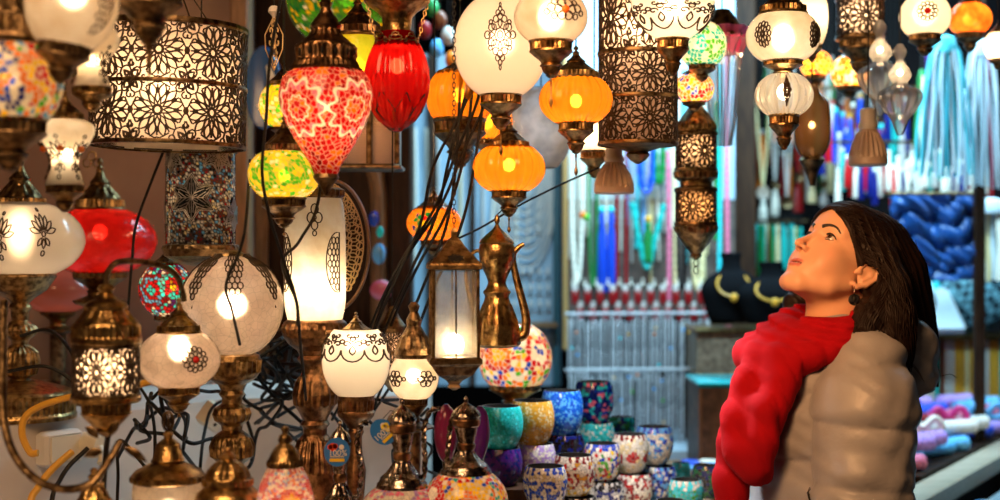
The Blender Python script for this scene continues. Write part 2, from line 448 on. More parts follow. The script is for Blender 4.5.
# ------------------------------------------------------------------ mosaic
def hexc(h): 
    h = h.lstrip('#'); c = [int(h[i:i+2], 16)/255 for i in (0, 2, 4)]
    return tuple((x/12.92 if x <= .04045 else ((x+.055)/1.055)**2.4) for x in c)
PAL = {k: hexc(v) for k, v in dict(red='c81018', drd='8a0810', org='f07810', yel='f8c818', grn='48b020', dgr='107838', teal='18b0a8', cyan='30d8e0', blue='1848c8', dbl='0c1c70', wht='f4ead8', pink='f07898', lil='b088d0', pur='50207a', ltb='60b0f0', crm='f0d8a0', brn='6a3010', blk='140c10', slv='c8c0b8', gld='e0a030').items()}
def mosaic(T, part, prof, bg, cell, flowers=(), grout=(.75, .68, .6), gw=.16, seg=160, rows=None, m='mosaic', parent=None, cap=False, rot=0, bands=(), sm=0):
    """coloured glass tesserae laid on a turned body. bands: (y0,y1,colour names,count around)"""
    p = np.asarray(prof, float)
    L = np.concatenate([[0], np.cumsum(np.linalg.norm(np.diff(p, axis=0), axis=1))])
    rows = rows or max(16, int(L[-1]/(2*PI*p[:, 0].max()/seg)))
    l = np.linspace(0, L[-1], rows); pp = np.stack([np.interp(l, L, p[:, 0]), np.interp(l, L, p[:, 1])], 1)
    a = np.arange(seg)*2*PI/seg
    A, I = np.meshgrid(a, np.arange(rows)); R = pp[I, 0]; Yv = pp[I, 1]
    V = np.stack([R*np.sin(A), -R*np.cos(A), -Yv], -1).reshape(-1, 3)
    Af = A.ravel(); Yf = Yv.ravel(); Rr = R.ravel()
    seeds = []; cols = []
    area = 2*PI*pp[:, 0].mean()*L[-1]; want = int(area/(cell*cell)*1.0)
    # rows of tiles, jittered
    nrow = max(2, int(L[-1]/cell)); names = bg
    for i in range(nrow):
        li = (i+.5)/nrow*L[-1]; r = np.interp(li, L, p[:, 0]); nn = max(4, int(2*PI*r/cell)); ph = random.random()
        for j in range(nn):
            lj = li+(random.random()-.5)*cell*.9; aj = (j+ph+(random.random()-.5)*.85)/nn*2*PI
            rj = np.interp(lj, L, p[:, 0]); yj = np.interp(lj, L, p[:, 1]); c = PAL[random.choice(names)]
            for (y0, y1, bn, cnt) in bands:
                if y0 <= yj <= y1: c = PAL[bn[int(aj/2/PI*cnt) % len(bn)]]
            v = random.uniform(.75, 1.1)
            seeds.append((rj*math.sin(aj), -rj*math.cos(aj), -yj)); cols.append([x*v for x in c])
    S = np.array(seeds); Cc = np.array(cols)
    # flowers overwrite tile colours around their centre
    def rho_theta(x, y, z, a0, yc, fr):
        r0 = np.interp(yc, p[np.argsort(p[:, 1]), 1], p[np.argsort(p[:, 1]), 0])
        c = np.array([r0*math.sin(a0), -r0*math.cos(a0), -yc]); d = np.stack([x, y, z], -1)-c
        e1 = np.array([math.cos(a0), math.sin(a0), 0]); u = d @ e1; w = d[..., 2]
        return np.linalg.norm(d, axis=-1)/fr, np.arctan2(w, u)
    vcol = None
    for (a0, yc, fr, fn) in flowers:
        rho, th = rho_theta(S[:, 0], S[:, 1], S[:, 2], a0, yc, fr)
        for i in np.where(rho < 1)[0]:
            cn = fn(rho[i], th[i])
            if cn: 
                v = random.uniform(.8, 1.1); Cc[i] = [x*v for x in PAL[cn]]
    out = np.zeros((len(V), 3))
    for s0 in range(0, len(V), 4000):
        q = V[s0:s0+4000]; d = ((q[:, None, :]-S[None])**2).sum(-1)
        i1 = d.argmin(1); d1 = np.sqrt(d[np.arange(len(q)), i1]); d[np.arange(len(q)), i1] = 1e9; d2 = np.sqrt(d.min(1))
        e = np.clip((d2-d1)/(cell*gw)-.25, 0, 1)[:, None]
        out[s0:s0+4000] = Cc[i1]*e+np.array(grout)*(1-e)
    for (a0, yc, fr, fn) in flowers:      # continuous tile bands inside the flower (petal outlines)
        if not getattr(fn, 'line', None): continue
        rho, th = rho_theta(V[:, 0], V[:, 1], V[:, 2], a0, yc, fr)
        lw = fn.line(rho, th); msk = (rho < 1.05) & lw
        out[msk] = np.array(PAL[fn.lcol])
    k = T.k; W = V.copy(); W[:, 2] += T.cy; W *= k
    f = []
    for i in range(rows-1):
        o = i*seg
        for j in range(seg):
            q = (j+1) % seg; f.append((o+j, o+seg+j, o+seg+q, o+q))
    if cap: f.append(tuple(range((rows-1)*seg+seg-1, (rows-1)*seg-1, -1)))
    g = G(); g.add(W, f); g.col = out
    return obj(part, g, MT[m], parent or T.root, angle=60)
def flower(rings, n=8, wob=.12, line=None, lcol='wht'):
    """rings: [(rho, colour)...] with petal wobble"""
    def fn(rho, th):
        r = rho/(1+wob*math.cos(n*th))
        for (q, c) in rings:
            if r < q: return c
        return None
    if line:
        fn.line = lambda rho, th: np.any([np.abs(rho/(1+wb*np.cos(nn*th))-q) < w for q, w, wb, nn in line], axis=0)
        fn.lcol = lcol
    return fn
def cable(name, label, pts, r=.0032, m='black', group='black power cables behind the lamps', cat='cable', n=8):
    """pts: (px, py, distance)"""
    w = cr([P3(*q) for q in pts], n)
    o = obj(name, G().tube(w, r, 6), MT[m]); return tag(o, label, cat, group)
# ================================================================== setting
M_PLASTER = pbr('stained_plaster', (.36, .24, .18), .8, 0, (.25, .155, .12), 3.5, .2, 20)
M_DARKW = pbr('dark_wood', (.045, .020, .010), .55, 0, (.022, .010, .006), 12, .2, 40, stretch=(8, 8, 1), spec=.12)
M_WOOD = pbr('warm_wood', (.26, .13, .055), .5, 0, (.17, .08, .03), 14, .2, 40, stretch=(8, 8, 1))
M_WOODP = pbr('pale_wood', (.55, .42, .30), .5, 0, (.42, .31, .21), 14, .1, 40, stretch=(1, 8, 8))
M_FLOOR = pbr('worn_tile_floor', (.10, .075, .06), .5, 0, (.06, .045, .04), 6)
M_CEIL = pbr('dark_ceiling', (.06, .035, .025), .8, 0, (.035, .02, .015), 5, spec=.1)
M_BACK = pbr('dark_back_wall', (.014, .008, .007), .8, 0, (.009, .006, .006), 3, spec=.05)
M_WHITE = pbr('white_painted_counter', (.72, .66, .60), .45, 0, (.62, .55, .5), 6, .1, 30)
M_BOARD = pbr('pale_display_board', (.50, .66, .78), .6, 0, (.42, .58, .70), 5)
M_CREAM = pbr('cream_plastic', (.80, .72, .55), .35)
M_YEL = pbr('yellow_cable', (.80, .42, .05), .4)
M_WHITEP = pbr('white_plastic', (.78, .74, .68), .35)

def struct(name, g, m, smooth=False):
    o = obj(name, g, m, smooth=smooth); o['kind'] = 'structure'; return o
struct('floor', G().box((0.4, 3.0, -.05), (7, 9, .1)), M_FLOOR)
struct('ceiling', G().box((0.4, 3.0, 2.80), (7, 9, .1)), M_CEIL)
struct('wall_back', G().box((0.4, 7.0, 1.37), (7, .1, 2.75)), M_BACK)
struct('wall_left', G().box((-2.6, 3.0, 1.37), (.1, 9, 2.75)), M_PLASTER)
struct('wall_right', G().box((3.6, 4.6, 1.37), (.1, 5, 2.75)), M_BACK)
struct('wall_stall', G().box((-1.60, 3.55, 1.37), (1.93, .1, 2.75)), M_PLASTER)
struct('trim_1', G().box((PX(241, 3.42), 3.42, 1.37), (.045, .06, 2.75), bev=.004), M_WOOD)        # wooden post at the end of the stall wall
struct('trim_2', G().box((PX(742, 4.75), 4.75, 1.37), (.075, .12, 2.75), bev=.006).box((PX(733, 4.72), 4.70, 1.37), (.014, .05, 2.75)), M_DARKW)
struct('trim_3', G().box((.10, 4.30, 2.62), (1.5, .12, .25)), M_DARKW)

# dark carved cabinet between the stall wall and the display, with an arch
t = empty('carved_cabinet', (PX(335, 3.62), 3.62, 0), 'tall dark wooden cabinet with an arch, standing behind the frosted cylinder lamp', 'cabinet')
g = G().box((-.06, .12, 1.2), (.42, .04, 2.4)).box((-.25, .05, 1.2), (.05, .12, 2.4), bev=.006).box((.17, .05, 1.2), (.06, .12, 2.4), bev=.006).box((-.04, .05, 2.37), (.48, .14, .06), bev=.006).box((-.04, .05, .05), (.48, .14, .1))
obj('body', g, M_DARKW, t)
a = np.linspace(0, PI, 20); arc = np.stack([-.04+.155*np.cos(a), 0*a-.0, 1.62+.22*np.sin(a)], 1)
arc = np.vstack([[(.115, 0, 1.1)], arc, [(-.195, 0, 1.1)]])
obj('arch', G().tube(arc, .022, 8), M_WOOD, t)
for z in (1.28, 1.0): obj('shelf', G().box((-.04, .06, z), (.36, .12, .02)), M_DARKW, t)

# ---- counters of the lamp stall
tag(obj('raised_counter', G().prism([(-1.6, 2.35), (-.93, 2.53), (-.60, 3.03), (-.17, 3.10), (-.17, 3.46), (-1.6, 3.46)], .93, 1.175), M_WHITE, smooth=False),
    'white raised ledge carrying lamps, sockets on its front face', 'counter')
tag(obj('lamp_counter', G().prism([(-1.7, 1.1), (-.35, 1.25), (-.04, 2.1), (.10, 2.35), (.33, 2.50), (.50, 3.10), (.42, 3.48), (-1.7, 3.48)], .0, .90), M_WHITE, smooth=False),
    'low white counter under the lamps and mosaic bowls', 'counter')
tag(obj('bowl_shelf', G().prism([(-.09, 2.50), (.20, 2.47), (.33, 2.56), (.47, 3.06), (.42, 3.45), (-.09, 3.45)], .90, .945), M_WOODP, smooth=False),
    'pale wooden board under the front rows of mosaic bowls', 'shelf')
tag(obj('bowl_riser', G().prism([(-.09, 2.655), (.075, 2.665), (.13, 2.81), (.21, 3.02), (.285, 3.15), (.36, 3.20), (.36, 3.44), (-.09, 3.44)], .945, 1.04), M_DARKW, smooth=False),
    'dark stepped block lifting the back row of plain glitter bowls', 'shelf')

# ---- sockets, plug, adaptor, yellow cables on the white ledge
def face_pt(px, py, off=0.0):
    # a point on the diagonal front face of the ledge between (-.93,2.53) and (-.60,3.03)
    ax, ay, bx, by = -.93, 2.53, -.60, 3.03
    s = (px-500)/F   # x = s*y
    if px < PXL: # the stretch left of the corner
        cx, cy, dx, dy = -1.6, 2.35, -.93, 2.53
    else: cx, cy, dx, dy = ax, ay, bx, by
    t = (s*cy-cx)/((dx-cx)-s*(dy-cy)); x = cx+t*(dx-cx); y = cy+t*(dy-cy)
    n = np.array([(dy-cy), -(dx-cx)]); n /= np.linalg.norm(n)
    return np.array([x+n[0]*off, y+n[1]*off, CZ+(250-py)*y/F]), math.atan2(dy-cy, dx-cx)
PXL = 500-.93*F/2.53
p, rz = face_pt(53, 447, .018)
t = empty('socket_box', tuple(p), 'white surface socket box on the ledge front, round plug in it', 'socket', rz=rz)
obj('box', G().box((0, 0, 0), (.088, .036, .066), bev=.006), M_WHITEP, t)
obj('rim', G().box((0, -.019, 0), (.07, .004, .05), bev=.002), M_CREAM, t)
p, rz = face_pt(76, 443, .045)
t = empty('round_plug', tuple(p), 'round cream plug pushed into the white socket box', 'plug', rz=rz)
g = G().lathe([(.0005, .03), (.018, .029), (.024, .02), (.026, 0), (.024, -.02), (.0005, -.021)], 24); g.xf(rotm(PI/2, 0, 0))
obj('plug_body', g, M_CREAM, t)
g = G().tube(cr([(0, -.02, 0), (-.012, -.045, -.02), (-.02, -.05, -.03)]), .008, 10); obj('cable_grip', g, M_CREAM, t)
p, rz = face_pt(192, 414, .06)
t = empty('socket_adaptor', tuple(p), 'tilted cream multi-way adaptor cube with socket holes', 'socket', rz=rz)
R_ = rotm(.4, .5, .1)
obj('cube', G().box((0, 0, 0), (.05, .04, .055), bev=.006).xf(R_), M_CREAM, t)
for q in ((-.012, .008), (.012, .008), (0, -.012)):
    g = G().lathe([(.0003, 0), (.004, 0), (.004, -.002), (.0003, -.002)], 12); g.xf(rotm(PI/2, 0, 0), (q[0], -.0215, q[1])).xf(R_)
    obj('socket_hole', g, MT['black'], t)
yc = [(215, 372), (170, 376), (120, 390), (66, 398), (30, 412), (22, 432), (30, 452), (38, 453)]
w = cr([P3(x, y, 2.42+.0*i) for i, (x, y) in enumerate(yc)], 8)
tag(obj('yellow_cable', G().tube(w, .0062, 8), M_YEL), 'thick yellow cable looping down to the white socket box', 'cable')
w = cr([P3(72, 452, 2.40), P3(60, 462, 2.38), P3(48, 474, 2.36), P3(38, 488, 2.34), P3(30, 505, 2.32), P3(28, 560, 2.3)], 8)
tag(obj('yellow_cable', G().tube(w, .0062, 8), M_YEL), 'yellow cable running down from the round cream plug', 'cable')
# ================================================================== lamps, upper left
RO = rosette()
def collar(T, part, r, y0, y1, m='brass', n=28, seg=60):
    return T.lathe(part, [(r*.96, y0), (r*1.03, y0+(y1-y0)*.15), (r, y0+(y1-y0)*.25), (r, y0+(y1-y0)*.75), (r*1.03, y0+(y1-y0)*.85), (r*.96, y1)], m, seg=seg, flutes=[(y0+(y1-y0)*.25, y0+(y1-y0)*.75, n, .03*r)])
def drum(T, r, tiers, nros, wire=.75, m='liner', a0=0, fil='fil', tilt=0):
    y0, y1 = tiers[0][0], tiers[-1][1]
    T.lathe('liner', [(r-2.5, y0), (r-2.5, (y0+y1)/2), (r-2.5, y1)], m, seg=72, cap=False)
    for i, (a, b) in enumerate(tiers):
        h = (b-a)/2; st = 2*PI/nros
        T.wrap('filigree_panel', RO, lambda y: r, a0+(i % 2)*0, (a+b)/2, r*st/2, h*.97, w=wire, rep=nros, step=st, off=0, m=fil)
    for yy in [y0]+[b for a, b in tiers]:
        T.lathe('band', [(r-1, yy-2.2), (r+1.4, yy-1.8), (r+1.8, yy), (r+1.4, yy+1.8), (r-1, yy+2.2)], 'brass_dark', seg=72, cap=False)

# big filigree drum
T = Thing('pendant_drum_lamp', 'wide two-tier filigree metal drum pendant glowing cream, upper left', 'lamp', 169, 89, 2.35)
drum(T, 76, [(31, 88), (88, 146)], 9, 1.0, a0=.10)
T.lathe('top_ring', [(60, 24), (77, 27), (78, 31), (60, 31)], 'brass_dark', seg=72, cap=False)
for i in range(3):
    a = i*2.1+.5; g = G().tube([T.loc(169+70*math.sin(a), 28, -70*math.cos(a)*T.k), T.loc(169, -35, 0)], .8*T.k, 5); obj('chain', g, MT['fil'], T.root)
T.cord(-35)
T.bulb(92, 1.25, r=12, hot=True, dd=-.05); T.bulb(70, .5, r=8, dx=-25, glow=False)
T.root.rotation_euler = (0, math.radians(1.2), 0)

# dark bronze pendant hanging in front of the drum
T = Thing('pendant_lamp', 'dark bronze pendant bottom with long spike hanging before the big drum', 'lamp', 149, 25, 1.75)
p, f = cup(34, -14, 46); T.lathe('cup', p, 'brass_dark', flutes=f)
T.lathe('finial', [(2, 44), (5, 47), (3, 50), (2, 56), (3.2, 60), (1.5, 66), (1.2, 78), (.3, 86)], 'brass_dark', seg=14)
T.lathe('lamp_shade', globe_prof(40, -75, -12, 20, 30), 'frost', cap=False); T.cord(-75); T.bulb(-45, .25)

# foreground mosaic globe, far left, out of focus
T = globe_lamp('blue, orange and white mosaic globe cut off by the left edge', 10, 1.75, (44, -62, 46), (52, 42, 124), (36, 117, 172), None, .45, by=80, metal='brass_dark', blabel=None, n0=36, n1=32)
mosaic(T, 'lamp_shade', T.prof, ['org', 'yel', 'crm', 'wht', 'ltb', 'grn', 'red'], 6.2, [(-.12, 84, 38, flower([(.48, 'yel'), (.55, 'org'), (.72, 'blue'), (.86, 'wht'), (1.1, 'dbl')], 9, .08)), (.95, 78, 24, flower([(.4, 'red'), (.7, 'yel'), (1.1, 'org')], 7, .1))], seg=200)

# cream squat globe top left
T = globe_lamp('tilted cream crackle-glass globe on a fluted bronze cup, top left corner', 72, 1.7, None, (46, -46, 47), (27, 44, 84), 'cloudy', .5, by=-2, spike=12, metal='brass_dark', cord=False, n0=24, n1=25)
T.cord(-46); T.root.rotation_euler = (0, math.radians(9), 0)
T.wrap('filigree_medallion', wing(), T.Rf, .95, 0, 26, 34, w=.7)

# tall vase lamp between globe and drum
T = Thing('pendant_lamp', 'waisted cream vase-shaped lamp touching the left side of the drum', 'lamp', 92, 60, 1.95)
pr = [(13, 20), (22, 28), (27, 38), (25, 48), (17, 58), (14, 66), (15, 76), (19, 88)]
pr = cr(pr, 5); T.lathe('lamp_shade', pr, 'cloudy', cap=False); Rv = Rof(pr)
p, f = capp(15, -8, 21); T.lathe('cap', p, 'brass', flutes=f); T.cord(-8)
p, f = cup(20, 87, 112); T.lathe('cup', p, 'brass', flutes=f)
for s in (-1, 1): T.wrap('filigree_wing', fan_medal(), lambda y: Rv(y)+2, s*.95, 66, 13, 20, w=.7)
T.bulb(60, .35, r=6)

# cream lamp with orange stones
T = Thing('pendant_lamp', 'small cream waisted lamp with filigree wings and orange stones, left', 'lamp', 65, 155, 1.95)
pr = cr([(17, 119), (27, 124), (29, 132), (24, 143), (15, 154), (13, 165), (16, 176), (20, 186)], 5)
T.lathe('lamp_shade', pr, 'cloudy', cap=False); Rv = Rof(pr)
p, f = capp(19, 90, 121); T.lathe('cap', p, 'brass', flutes=f); T.cord(90, chain=True)
p, f = cup(19, 184, 212); T.lathe('cup', p, 'brass', flutes=f)
MT['stone_o'] = pbr('orange_stone', (.9, .16, .02), .15); MT['stone_r'] = pbr('red_stone', (.7, .01, .01), .12)
for s in (-1, 0, 1):
    T.wrap('filigree_wing', fan_medal(), lambda y: Rv(y)+1.5, s*1.0, 158, 13, 24, w=.65)
    a = s*1.0+.1
    g = G().sphere(((Rv(150)+4)*T.k*math.sin(a), -(Rv(150)+4)*T.k*math.cos(a), 5*T.k), 3.4*T.k, 10, 7); obj('stone', g, MT['stone_o'], T.root)
T.bulb(152, .35, r=6, hot=True)

# cream globe table lamp at the left edge on a turned bronze stand
T = globe_lamp('cream globe table lamp with fan filigree on a turned bronze stand, left edge', 20, 2.68, (26, 150, 214), (63, 202, 274), None, 'frost', .9, by=236, chain=False, cord=False, n1=34, name='table_lamp', medal=[(fan_medal(), .04, 236, 17, 26), (fan_medal(), .68, 232, 17, 26), (fan_medal(), -.6, 234, 17, 26)])
T.lathe('stand', [(34, 272), (36, 276), (33, 280), (26, 290), (14, 298), (9, 303), (12, 307), (9, 311), (8, 320), (15, 326), (18, 330), (15, 335), (9, 340), (8, 344), (17, 352), (19, 362), (16, 374), (9, 378), (11, 381), (16, 384)], 'brass', flutes=[(346, 376, 22, .8), (326, 334, 20, .7)])
T.lathe('base', [(14, 380), (34, 385), (50, 390), (54, 393), (54, 396), (53, 411), (55, 414), (55, 418), (1, 418)], 'brass_gold', flutes=[(396, 411, 60, .7)], seg=90)
obj('cap_ornament', (lambda G_: [G_.tube(np.array([T.loc(12+q[0], 150+q[1]) for q in c]), .0014, 5, True) for c in ([(4*math.cos(t)+0, 4*math.sin(t)-3) for t in np.linspace(0, 2*PI, 10)[:-1]], [(4*math.cos(t)+7, 4*math.sin(t)+2) for t in np.linspace(0, 2*PI, 10)[:-1]], [(4*math.cos(t)+11, 4*math.sin(t)-5) for t in np.linspace(0, 2*PI, 10)[:-1]])] and G_)(G()), MT['brass_gold'], T.root)
LB = T

# red globe table lamp behind it
T = globe_lamp('squat red crackle-glass globe lamp with clover finial, left', 100, 2.97, (25, 158, 213), (56, 208, 273), (27, 270, 302), 'redcrackle', 1.0, by=232, cord=False, name='table_lamp', foot=26, metal='brass')
for (dx, dy) in ((0, -6), (-5, 1), (5, 1)):
    obj('clover_loop', G().tube(np.array([T.loc(92+dx+4*math.cos(q), 162+dy+4.5*math.sin(q)) for q in np.linspace(0, 2*PI, 12)[:-1]]), .0015, 5, True), MT['brass'], T.root)
T.lathe('stem', [(26, 300), (24, 304), (8, 308), (7, 330), (12, 334), (7, 340), (8, 384), (20, 392), (36, 397), (38, 402), (1, 402)], 'brass')
# pinkish glass lamp low between them
T = globe_lamp('dim salmon-pink glass lamp behind the cream globe stand', 58, 3.25, None, (36, 268, 312), (18, 308, 330), shade('pink_glass', (.8, .25, .2), .05, .8), .12, cord=False, name='table_lamp', n0=10, glow=False, foot=22)
T.lathe('stem', [(22, 330), (8, 334), (8, 380), (24, 386), (24, 389), (1, 389)], 'brass_dark')
# small dotted mosaic globe
T = globe_lamp('small dark red mosaic globe with glowing blue dots, behind the gooseneck', 166, 2.6, (13, 248, 266), (27, 263, 316), (12, 314, 332), None, .35, metal='brass_dark', name='pendant_lamp')
mosaic(T, 'lamp_shade', T.prof, ['drd', 'cyan', 'red', 'ltb', 'pur', 'drd', 'wht'], 3.6, [(-.3, 290, 18, flower([(.3, 'cyan'), (.55, 'red'), (.8, 'ltb'), (1.1, 'drd')], 6)), (.5, 285, 14, flower([(.3, 'yel'), (.6, 'red'), (1.1, 'cyan')], 6))], grout=(.05, .01, .01), gw=.4, seg=150)

# six-pointed star lantern
T = Thing('pendant_lantern', 'mosaic cylinder lantern with dark six-pointed stars hanging below the drum', 'lantern', 201, 200, 2.55)
pr = [(34, 152), (34, 180), (34, 246)]
stars = []
def starfn(rho, th): return None
mosaic(T, 'lamp_shade', pr, ['slv', 'brn', 'slv', 'blk', 'crm', 'slv', 'drd', 'brn', 'ltb', 'slv'], 3.0, [], grout=(.03, .03, .04), gw=.45, seg=200)
def star_polys():
    o = []
    pts = []
    for i in range(12):
        a = PI/2+i*PI/6; r = 1.0 if i % 2 == 0 else .6; pts.append((r*math.cos(a), r*math.sin(a)))
    o.append((np.array(pts), True)); o.append((np.array(pts)*.9, True))
    for i in range(6):
        a = PI/2+i*PI/3; o.append((np.array([(0, 0), (.5*math.cos(a+PI/6), .5*math.sin(a+PI/6))]), False)); o.append((np.array([(0, 0), (.9*math.cos(a), .9*math.sin(a))]), False))
        for q in (.25, .5):
            o.append((np.array([(q*math.cos(a-PI/6)*.8, q*math.sin(a-PI/6)*.8), (q*.5*math.cos(a-PI/6)+.5*math.cos(a), q*.5*math.sin(a-PI/6)+.5*math.sin(a))]), False))
            o.append((np.array([(q*math.cos(a+PI/6)*.8, q*math.sin(a+PI/6)*.8), (q*.5*math.cos(a+PI/6)+.5*math.cos(a), q*.5*math.sin(a+PI/6)+.5*math.sin(a))]), False))
    return o
def star_plate(T, R, a0, yc, s, part='star'):
    g = G(); n = 12; v = []
    rings = 6
    for q in range(rings+1):
        for i in range(24):
            a = PI/2+i*PI/12; base = 1.0 if i % 4 == 0 else (.6 if i % 4 == 2 else .76); r = base*q/rings*s
            x, y = r*math.cos(a), r*math.sin(a); an = a0+x/R
            v.append(((R+.9)*math.sin(an)*T.k, -(R+.9)*math.cos(an)*T.k, (T.cy-yc+y)*T.k))
    f = [(q*24+i, q*24+(i+1) % 24, (q+1)*24+(i+1) % 24, (q+1)*24+i) for q in range(rings) for i in range(24)]
    g.add(v, f); o = obj(part, g, MT['starplate'], T.root)
    T.wrap('star_wires', star_polys(), lambda y: R, a0, yc, s, w=.55, m='slvwire', off=1.6, parent=o)
MT['starplate'] = pbr('dark_teal_enamel', (.02, .035, .05), .25, .6); MT['slvwire'] = pbr('grey_silver_wire', (.45, .4, .36), .35, .9)
star_plate(T, 34, -.05, 199, 24)
for a0 in (-.75, .7): star_plate(T, 34, a0, 158, 17)
for a0 in (-1.4, 1.35): star_plate(T, 34, a0, 215, 17)
T.lathe('cap', [(12, 132), (22, 138), (33, 144), (36, 149), (36, 153), (33, 154)], 'brass_dark', flutes=[(149, 153, 30, .7)]); T.cord(132)
T.lathe('bottom_ring', [(33, 244), (37, 245), (38, 249), (36, 256), (24, 262), (8, 266), (1, 267)], 'brass_dark', flutes=[(246, 250, 30, .7)])
T.bulb(196, .3, r=6)

# big clear crackle globe with lace crown, on a turned stand
T = globe_lamp('big clear crackle-glass globe with lace crown on a turned brass stand', 232, 2.3, None, (51, 256, 354), None, 'crackle', 1.0, by=305, cord=False, name='table_lamp', n0=16, n1=22, hot=True, br=6, seg=90)
ins = lambda x, y: True
for i in range(7):
    tri = [c for c in lattice(lambda x, y: abs(x) < .62*(y+1)/2, .25, 1.0, [(-.66, 1), (.66, 1), (0, -1.02)])]
    T.wrap('lace_crown', tri, T.Rf, i*2*PI/7+.25, 281, 20, 25, w=.85, off=.9)
T.lathe('cap', [(1, 250), (5, 250), (14, 254), (18, 258), (18, 260), (10, 261)], 'brass')
T.lathe('stand', [(20, 352), (27, 355), (29, 360), (28, 372), (24, 378), (14, 384), (11, 390), (13, 394), (10, 398), (10, 403), (17, 408), (19, 414), (17, 420), (11, 425), (10, 430), (18, 436), (22, 446), (21, 456), (12, 464), (10, 470), (14, 476), (22, 490), (34, 510), (44, 530), (48, 560), (50, 600), (50, 612), (1, 612)], 'brass', flutes=[(438, 456, 24, .9), (408, 420, 20, .7), (360, 372, 28, .8)], seg=60)
# hand-sized lanterns hung from one gooseneck
T = Thing('hanging_lantern', 'brass-capped filigree cylinder lantern hanging from the gooseneck arm, lower left', 'lantern', 106, 368, 1.95)
drum(T, 32.5, [(345, 395)], 6, 1.05, a0=0)
T.lathe('cap', [(5, 284), (9, 288), (6, 293), (10, 298), (18, 302), (22, 306), (21, 310), (26, 317), (32, 323), (33, 326), (33, 336), (35, 338), (35, 342), (32, 345)], 'brass_gold', flutes=[(326, 336, 34, .8), (308, 320, 12, .8)])
T.lathe('cup', [(33, 395), (35, 397), (34, 401), (24, 403), (23, 412), (25, 413), (22, 417), (14, 425), (9, 429), (11, 431), (7, 434), (2, 437)], 'brass_gold', flutes=[(403, 412, 28, .8)])
T.bulb(368, .45, r=8, hot=True, dd=-.012)
w = cr([T.loc(106, 286), T.loc(108, 272), T.loc(118, 262), T.loc(135, 262, .03), T.loc(152, 266, .05), T.loc(166, 276, .06), T.loc(171, 292, .07), T.loc(172, 303, .075)], 8)
obj('gooseneck_arm', G().tube(w, .0042, 8), MT['brass_dark'], T.root)
T = globe_lamp('squat clear crackle globe with red-centred medallion hanging from the gooseneck', 179, 2.12, (22, 298, 334), (41, 331, 387), (21, 385, 413), 'crackle', .6, by=353, cord=False, name='hanging_lamp', hot=True, br=4.5, metal='brass_gold', medal=[(round_medal(), .62, 357, 13)], n0=19, n1=20, spike=4)
a = .62; R_ = T.Rf(357)+1
obj('red_stone', G().sphere((R_*T.k*math.sin(a), -R_*T.k*math.cos(a), (T.cy-357)*T.k), 3.2*T.k, 12, 8), MT['stone_r'], T.root)

# domed brass lamps at the bottom edge
T = Thing('table_lamp', 'faceted brass lantern with knotted wire finial, bottom left edge', 'lamp', 168, 470, 2.0)
T.lathe('cap', [(3, 431), (5, 433), (4, 438), (8, 441), (12, 444), (15, 458), (17, 460), (16, 462), (32, 470), (36, 474), (34, 476)], 'brass_gold', seg=16)
for i in range(5):
    q = np.linspace(0, 2*PI, 16)[:-1]; a = i*PI/5
    v = np.stack([6*np.sin(q)*math.cos(a), 6*np.sin(q)*math.sin(a), 11*np.cos(q)*.9], 1)*T.k+np.array(T.loc(168, 421))
    obj('wire_finial', G().tube(v, .0013, 5, True), MT['brass_dark'], T.root)
T.lathe('lamp_shade', [(34, 475), (36, 490), (36, 530), (30, 545)], 'crackle', seg=12, cap=False)
T.lathe('collar', [(34, 474), (37, 476), (37, 480), (34, 482)], 'brass', flutes=[(475, 481, 30, .8)])
T.lathe('base', [(30, 543), (34, 546), (20, 556), (10, 565), (9, 600), (24, 620), (34, 640), (36, 670), (1, 670)], 'brass_gold'); T.bulb(508, .3, r=7)
T = Thing('table_lamp', 'domed brass lamp cap before the crackle globe stand, bottom edge', 'lamp', 228, 480, 1.95)
T.lathe('cap', [(3, 447), (4, 449), (3, 452), (6, 454), (8, 456), (7, 459), (12, 462), (20, 470), (23, 478), (25, 479), (25, 484), (23, 486), (30, 492), (33, 498), (31, 502)], 'brass_gold', flutes=[(479, 484, 28, .7), (463, 476, 12, .7)])
T.lathe('lamp_shade', globe_prof(42, 500, 566, 29, 24), 'crackle', cap=False)
T.lathe('base', [(24, 565), (26, 570), (12, 582), (10, 610), (26, 640), (32, 670), (1, 670)], 'brass_gold'); T.bulb(530, .25)
T = Thing('table_lamp', 'small beaded brass finial lamp at the bottom edge, left', 'lamp', 94, 490, 1.9)
T.lathe('cap', [(2, 468), (4, 470), (3, 473), (6, 476), (5, 480), (9, 483), (8, 487), (12, 491), (14, 496), (20, 503), (22, 508)], 'brass_gold', flutes=[(484, 496, 14, .6)])
T.lathe('lamp_shade', globe_prof(34, 507, 570, 20, 18), 'cloudy', cap=False); T.lathe('base', [(19, 569), (20, 574), (9, 585), (9, 620), (24, 650), (28, 690), (1, 690)], 'brass_gold')
# wrought iron curve of a bigger stand
w = cr([P3(4, 300, 1.9), P3(3, 360, 1.88), P3(3, 410, 1.86), P3(12, 450, 1.84), P3(34, 478, 1.83), P3(62, 489, 1.83), P3(90, 484, 1.83), P3(108, 462, 1.85), P3(120, 442, 1.87)], 8)
t = empty('wrought_iron_scroll', P3(40, 489, 1.83), 'curved wrought bronze scroll sweeping under the lowest left lamps, ending in leaves', 'scroll')
w = w-np.array(t.location); obj('rod', G().tube(w, .0055, 8), MT['brass_dark'], t)
for (x, y, a, l) in ((98, 438, 2.2, 22), (110, 436, 1.2, 24), (124, 448, -.3, 24), (102, 452, 3.0, 18)):
    q = np.linspace(0, 1, 9); c = np.array([P3(x+l*s*math.cos(a), y-l*s*math.sin(a)+4*s*s*6*.3, 1.86) for s in q])-np.array(t.location)
    obj('leaf', G().tube(c, .006*np.sin(PI*np.clip(q*.9+.08, 0, 1)), 6, flat=.3, nrm=np.tile([0, 1, 0], (9, 1))), MT['brass_dark'], t)

